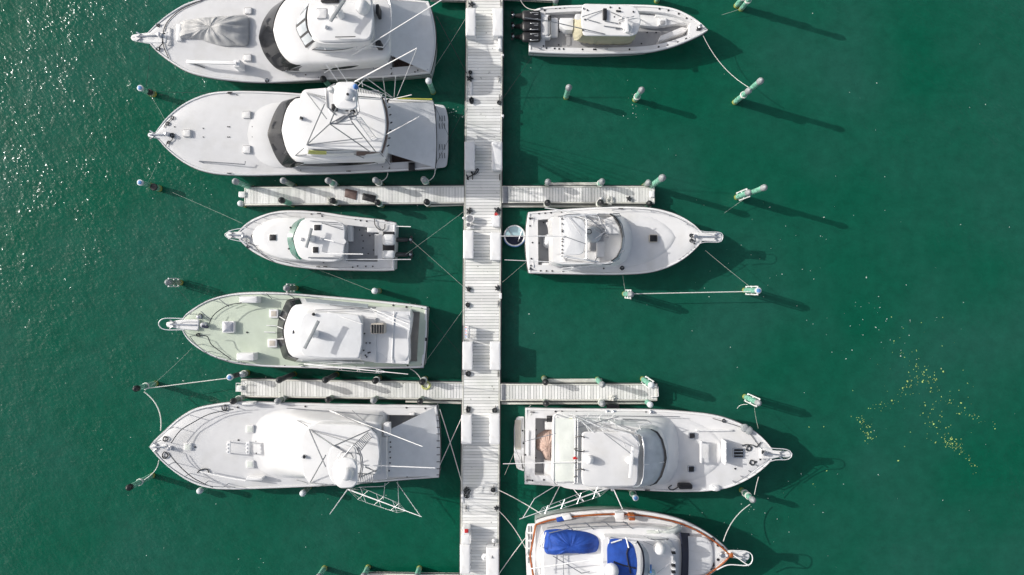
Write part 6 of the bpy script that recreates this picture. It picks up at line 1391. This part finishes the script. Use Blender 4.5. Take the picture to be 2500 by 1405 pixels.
mline((1285, 640, 1.2), (1226, 690, .85), 'thin line from the open flybridge boat stern down to the dock', .1, .013)
mline((1826, 480, .9), (1768, 521, .5), 'thin white line from the paired pile toward the open flybridge boat bow', .05, .018)
mline((1813, 20, .6), (1762, 37, .35), 'thin line from the top right pile pair toward the boat bow', .05, .018)
mline((335, 952, 1.6), (556, 924, 1.3), 'white line strung from the leaning dark capped pile to the finger tip pile', .08, .035)
mline((352, 957, 1.4), (392, 1052, 2.4), 'thick white line from the leaning dark capped pile down to the rounded boat bow', .3, .04, mid=(8, -4))
mline((388, 1124, 2.3), (352, 1172, 1.8), 'white line from the rounded boat bow to the bottom leftmost pile', .15, .03, mid=(5, 3))
mline((469, 850, 1.6), (362, 950, 1.2), 'thin dark line from the pale green boat bow to the leaning pile', .15, .013, 'rope')
mline((468, 746, 2.0), (424, 700, 1.4), 'dark line from the pale green boat bow up to its framed pile', .2, .016, 'drope', mid=(-3, -3))
mline((366, 104, 2.2), (356, 214, 1.0), 'dark line from the covered dinghy yacht bow to the blue capped pile', .1, .016, 'drope')
mline((372, 224, .7), (560, 226, 2.1), 'dark line from the upper blue capped pile to the tuna tower boat side', .15, .016, 'drope')
mline((366, 232, .7), (404, 296, 2.1), 'faint line from the upper blue capped pile to the tuna tower boat bow', .1, .012)
mline((392, 376, 2.0), (362, 444, .9), 'faint line from the tuna tower boat bow to the lower blue capped pile', .1, .012)
mline((420, 470, .4), (592, 546, 1.6), 'thin white line from the black topped pile to the twin outboard boat bow', .15, .014)
mline((946, 418, 1.3), (922, 447, 1.6), 'white line from the tuna tower boat to the upper pile second from dock', .15, .03, mid=(7, 2))
mline((1062, 411, 1.4), (1040, 444, 1.4), 'white line from the tuna tower boat stern to the pile nearest the dock', .15, .03, mid=(6, 4))
mline((1005, 588, 1.0), (1131, 700, .85), 'thin white line from the twin outboard stern down to the dock cleat', .1, .018)
mline((990, 622, .8), (1131, 518, .85), 'thin line from the twin outboard stern up to the black rope star', .1, .016)
mline((775, 658, 1.0), (712, 700, 1.3), 'thin dark line from the twin outboard boat to the framed pile below it', .1, .015, 'drope')
mline((780, 660, .8), (912, 712, 1.2), 'thin white line from the twin outboard boat to the pale rimmed pile', .1, .015)
mline((1046, 775, 1.5), (1128, 868, .9), 'dark line from the pale green boat stern crossing down to the dock', .1, .018, 'drope')
mline((1040, 882, 1.4), (1134, 752, .85), 'line from the pale green boat stern crossing up to the dock knot', .1, .016)
mline((1066, 40, 1.5), (1140, 180, .85), 'black line from the covered dinghy yacht stern crossing down to the dock', .1, .024, 'drope')
mline((1054, 175, 1.4), (1140, 40, .85), 'thin line from the covered dinghy yacht stern crossing up to the dock', .1, .016)
mline((1060, 255, 1.4), (1094, 330, .9), 'dark line across the upper part of the slotted swim platform', .05, .018, 'drope')
mline((1063, 402, 1.4), (1136, 262, .85), 'dark line from the swim platform corner to the dock', .1, .018, 'drope')
mline((1074, 1000, 1.5), (1128, 1180, .85), 'white line from the rounded boat stern crossing down to the loose rope pile', .12, .03)
mline((1072, 1140, 1.4), (1134, 1005, .85), 'white line from the rounded boat stern crossing up to the grey rope loops', .1, .026)
mline((989, 896, 1.5), (1031, 938, 1.3), 'white line from the pale green boat to the pile with the yellow ring', .2, .03, mid=(6, -4))
mline((1215, 1196, .85), (1322, 1256, 1.9), 'white line from the black coil to the blue covered yacht', .25, .032)
mline((1216, 1246, .85), (1288, 1350, 1.2), 'white line from the dark knot down to the blue covered yacht stern', .2, .026, mid=(4, -3))
mline((1216, 1405, .85), (1286, 1310, 1.4), 'white line from the bottom dock edge up to the blue covered yacht stern', .15, .03)
mline((1300, 1006, 1.5), (1232, 1160, .9), 'line from the pink tarp boat stern down past its swim platform', .15, .02)
mline((1258, 1095, .6), (1288, 1166, 1.5), 'dark line across the lower corner of the pink tarp boat stern', .05, .02, 'drope')
mline((1831, 1232, 1.2), (1766, 1322, 2.4), 'thick white line from the ringed pile down to the blue covered yacht bow', .2, .036, mid=(-5, -4))
mline((1852, 1165, 2.2), (1842, 1208, 1.6), 'short white line from the windscreen boat bow to the ringed pile', .05, .026)
mline((1825, 988, 1.0), (1800, 998, .2), 'loose rope tail hanging from the lone framed pile', .05, .022, mid=(-3, -3))
mline((1842, 995, 1.0), (1851, 1046, 2.2), 'white line from the lone framed pile to the windscreen boat bow', .1, .02)
mline((1296, 990, .9), (1283, 1002, 1.45), 'short white line from the pink tarp boat corner to the nearest lower pile', .05, .024)
# ---------------------------------------------------------------- leaves and flecks drifting on the water
def bits(name, label, pts, m, smin, smax, cat):
    V = []; F = []
    for x, y in pts:
        c = W(x, y, .006+rnd.random()*.004); s_ = rnd.uniform(smin, smax)*(1 if rnd.random() < .85 else 1.6); a0 = rnd.random()*6.28; e = rnd.uniform(.4, .9); b0 = len(V)
        for k in range(6):
            a = k*1.047; px_, py_ = s_*math.cos(a), s_*e*math.sin(a)*rnd.uniform(.7, 1.1)
            V.append(c+Vector((px_*math.cos(a0)-py_*math.sin(a0), px_*math.sin(a0)+py_*math.cos(a0), rnd.uniform(0, .015))))
        F.append(tuple(b0+k for k in range(6)))
    o = mk(name, V, F, M[m], None, 30, merge=False); tag(o, label, cat, None, 'stuff'); return o
def along(P, n, s_): 
    L = cr_pts(P, n); return [(x+rnd.gauss(0, s_), y+rnd.gauss(0, s_)) for x, y in L]
LP = along([(2100, 1020), (2115, 1040), (2125, 1075)], 46, 7)+along([(2120, 1000), (2160, 985), (2205, 955), (2250, 915)], 46, 9)+along([(2250, 905), (2290, 960), (2360, 1000), (2420, 1040)], 44, 10)
LP += along([(2308, 1080), (2330, 1085), (2345, 1092)], 60, 7)+along([(2345, 1095), (2365, 1125), (2380, 1150)], 22, 5)+along([(2195, 860), (2240, 900), (2280, 940)], 40, 16)+along([(2270, 1000), (2290, 1040), (2310, 1075)], 34, 16)
LP += [(rnd.gauss(2270, 80), rnd.gauss(980, 75)) for _ in range(60)]+[(1975, 1043), (2011, 1042), (2322, 1061), (2018, 1150), (1990, 1189), (1985, 1182), (2176, 774), (2182, 838), (2300, 845), (2205, 802)]
bits('drifting_leaves', 'scattered yellow green leaves drifting on the water at the lower right', LP[::1], 'leaf', .014, .05, 'leaves')
FP_ = [(rnd.uniform(1250, 2480), rnd.uniform(20, 1390)) for _ in range(70)]+[(rnd.gauss(1560, 25), rnd.gauss(255, 25)) for _ in range(16)]+[(rnd.gauss(1900, 70), rnd.gauss(620, 70)) for _ in range(26)]+[(rnd.uniform(300, 1100), rnd.uniform(430, 1390)) for _ in range(60)]+[(rnd.gauss(1850, 70), rnd.gauss(1260, 40)) for _ in range(26)]+[(rnd.gauss(1108, 14), rnd.gauss(274, 10)) for _ in range(18)]+[(rnd.gauss(2120, 80), rnd.gauss(800, 50)) for _ in range(40)]
bits('foam_flecks', 'tiny pale foam flecks floating between the boats', FP_, 'foam', .012, .042, 'foam')
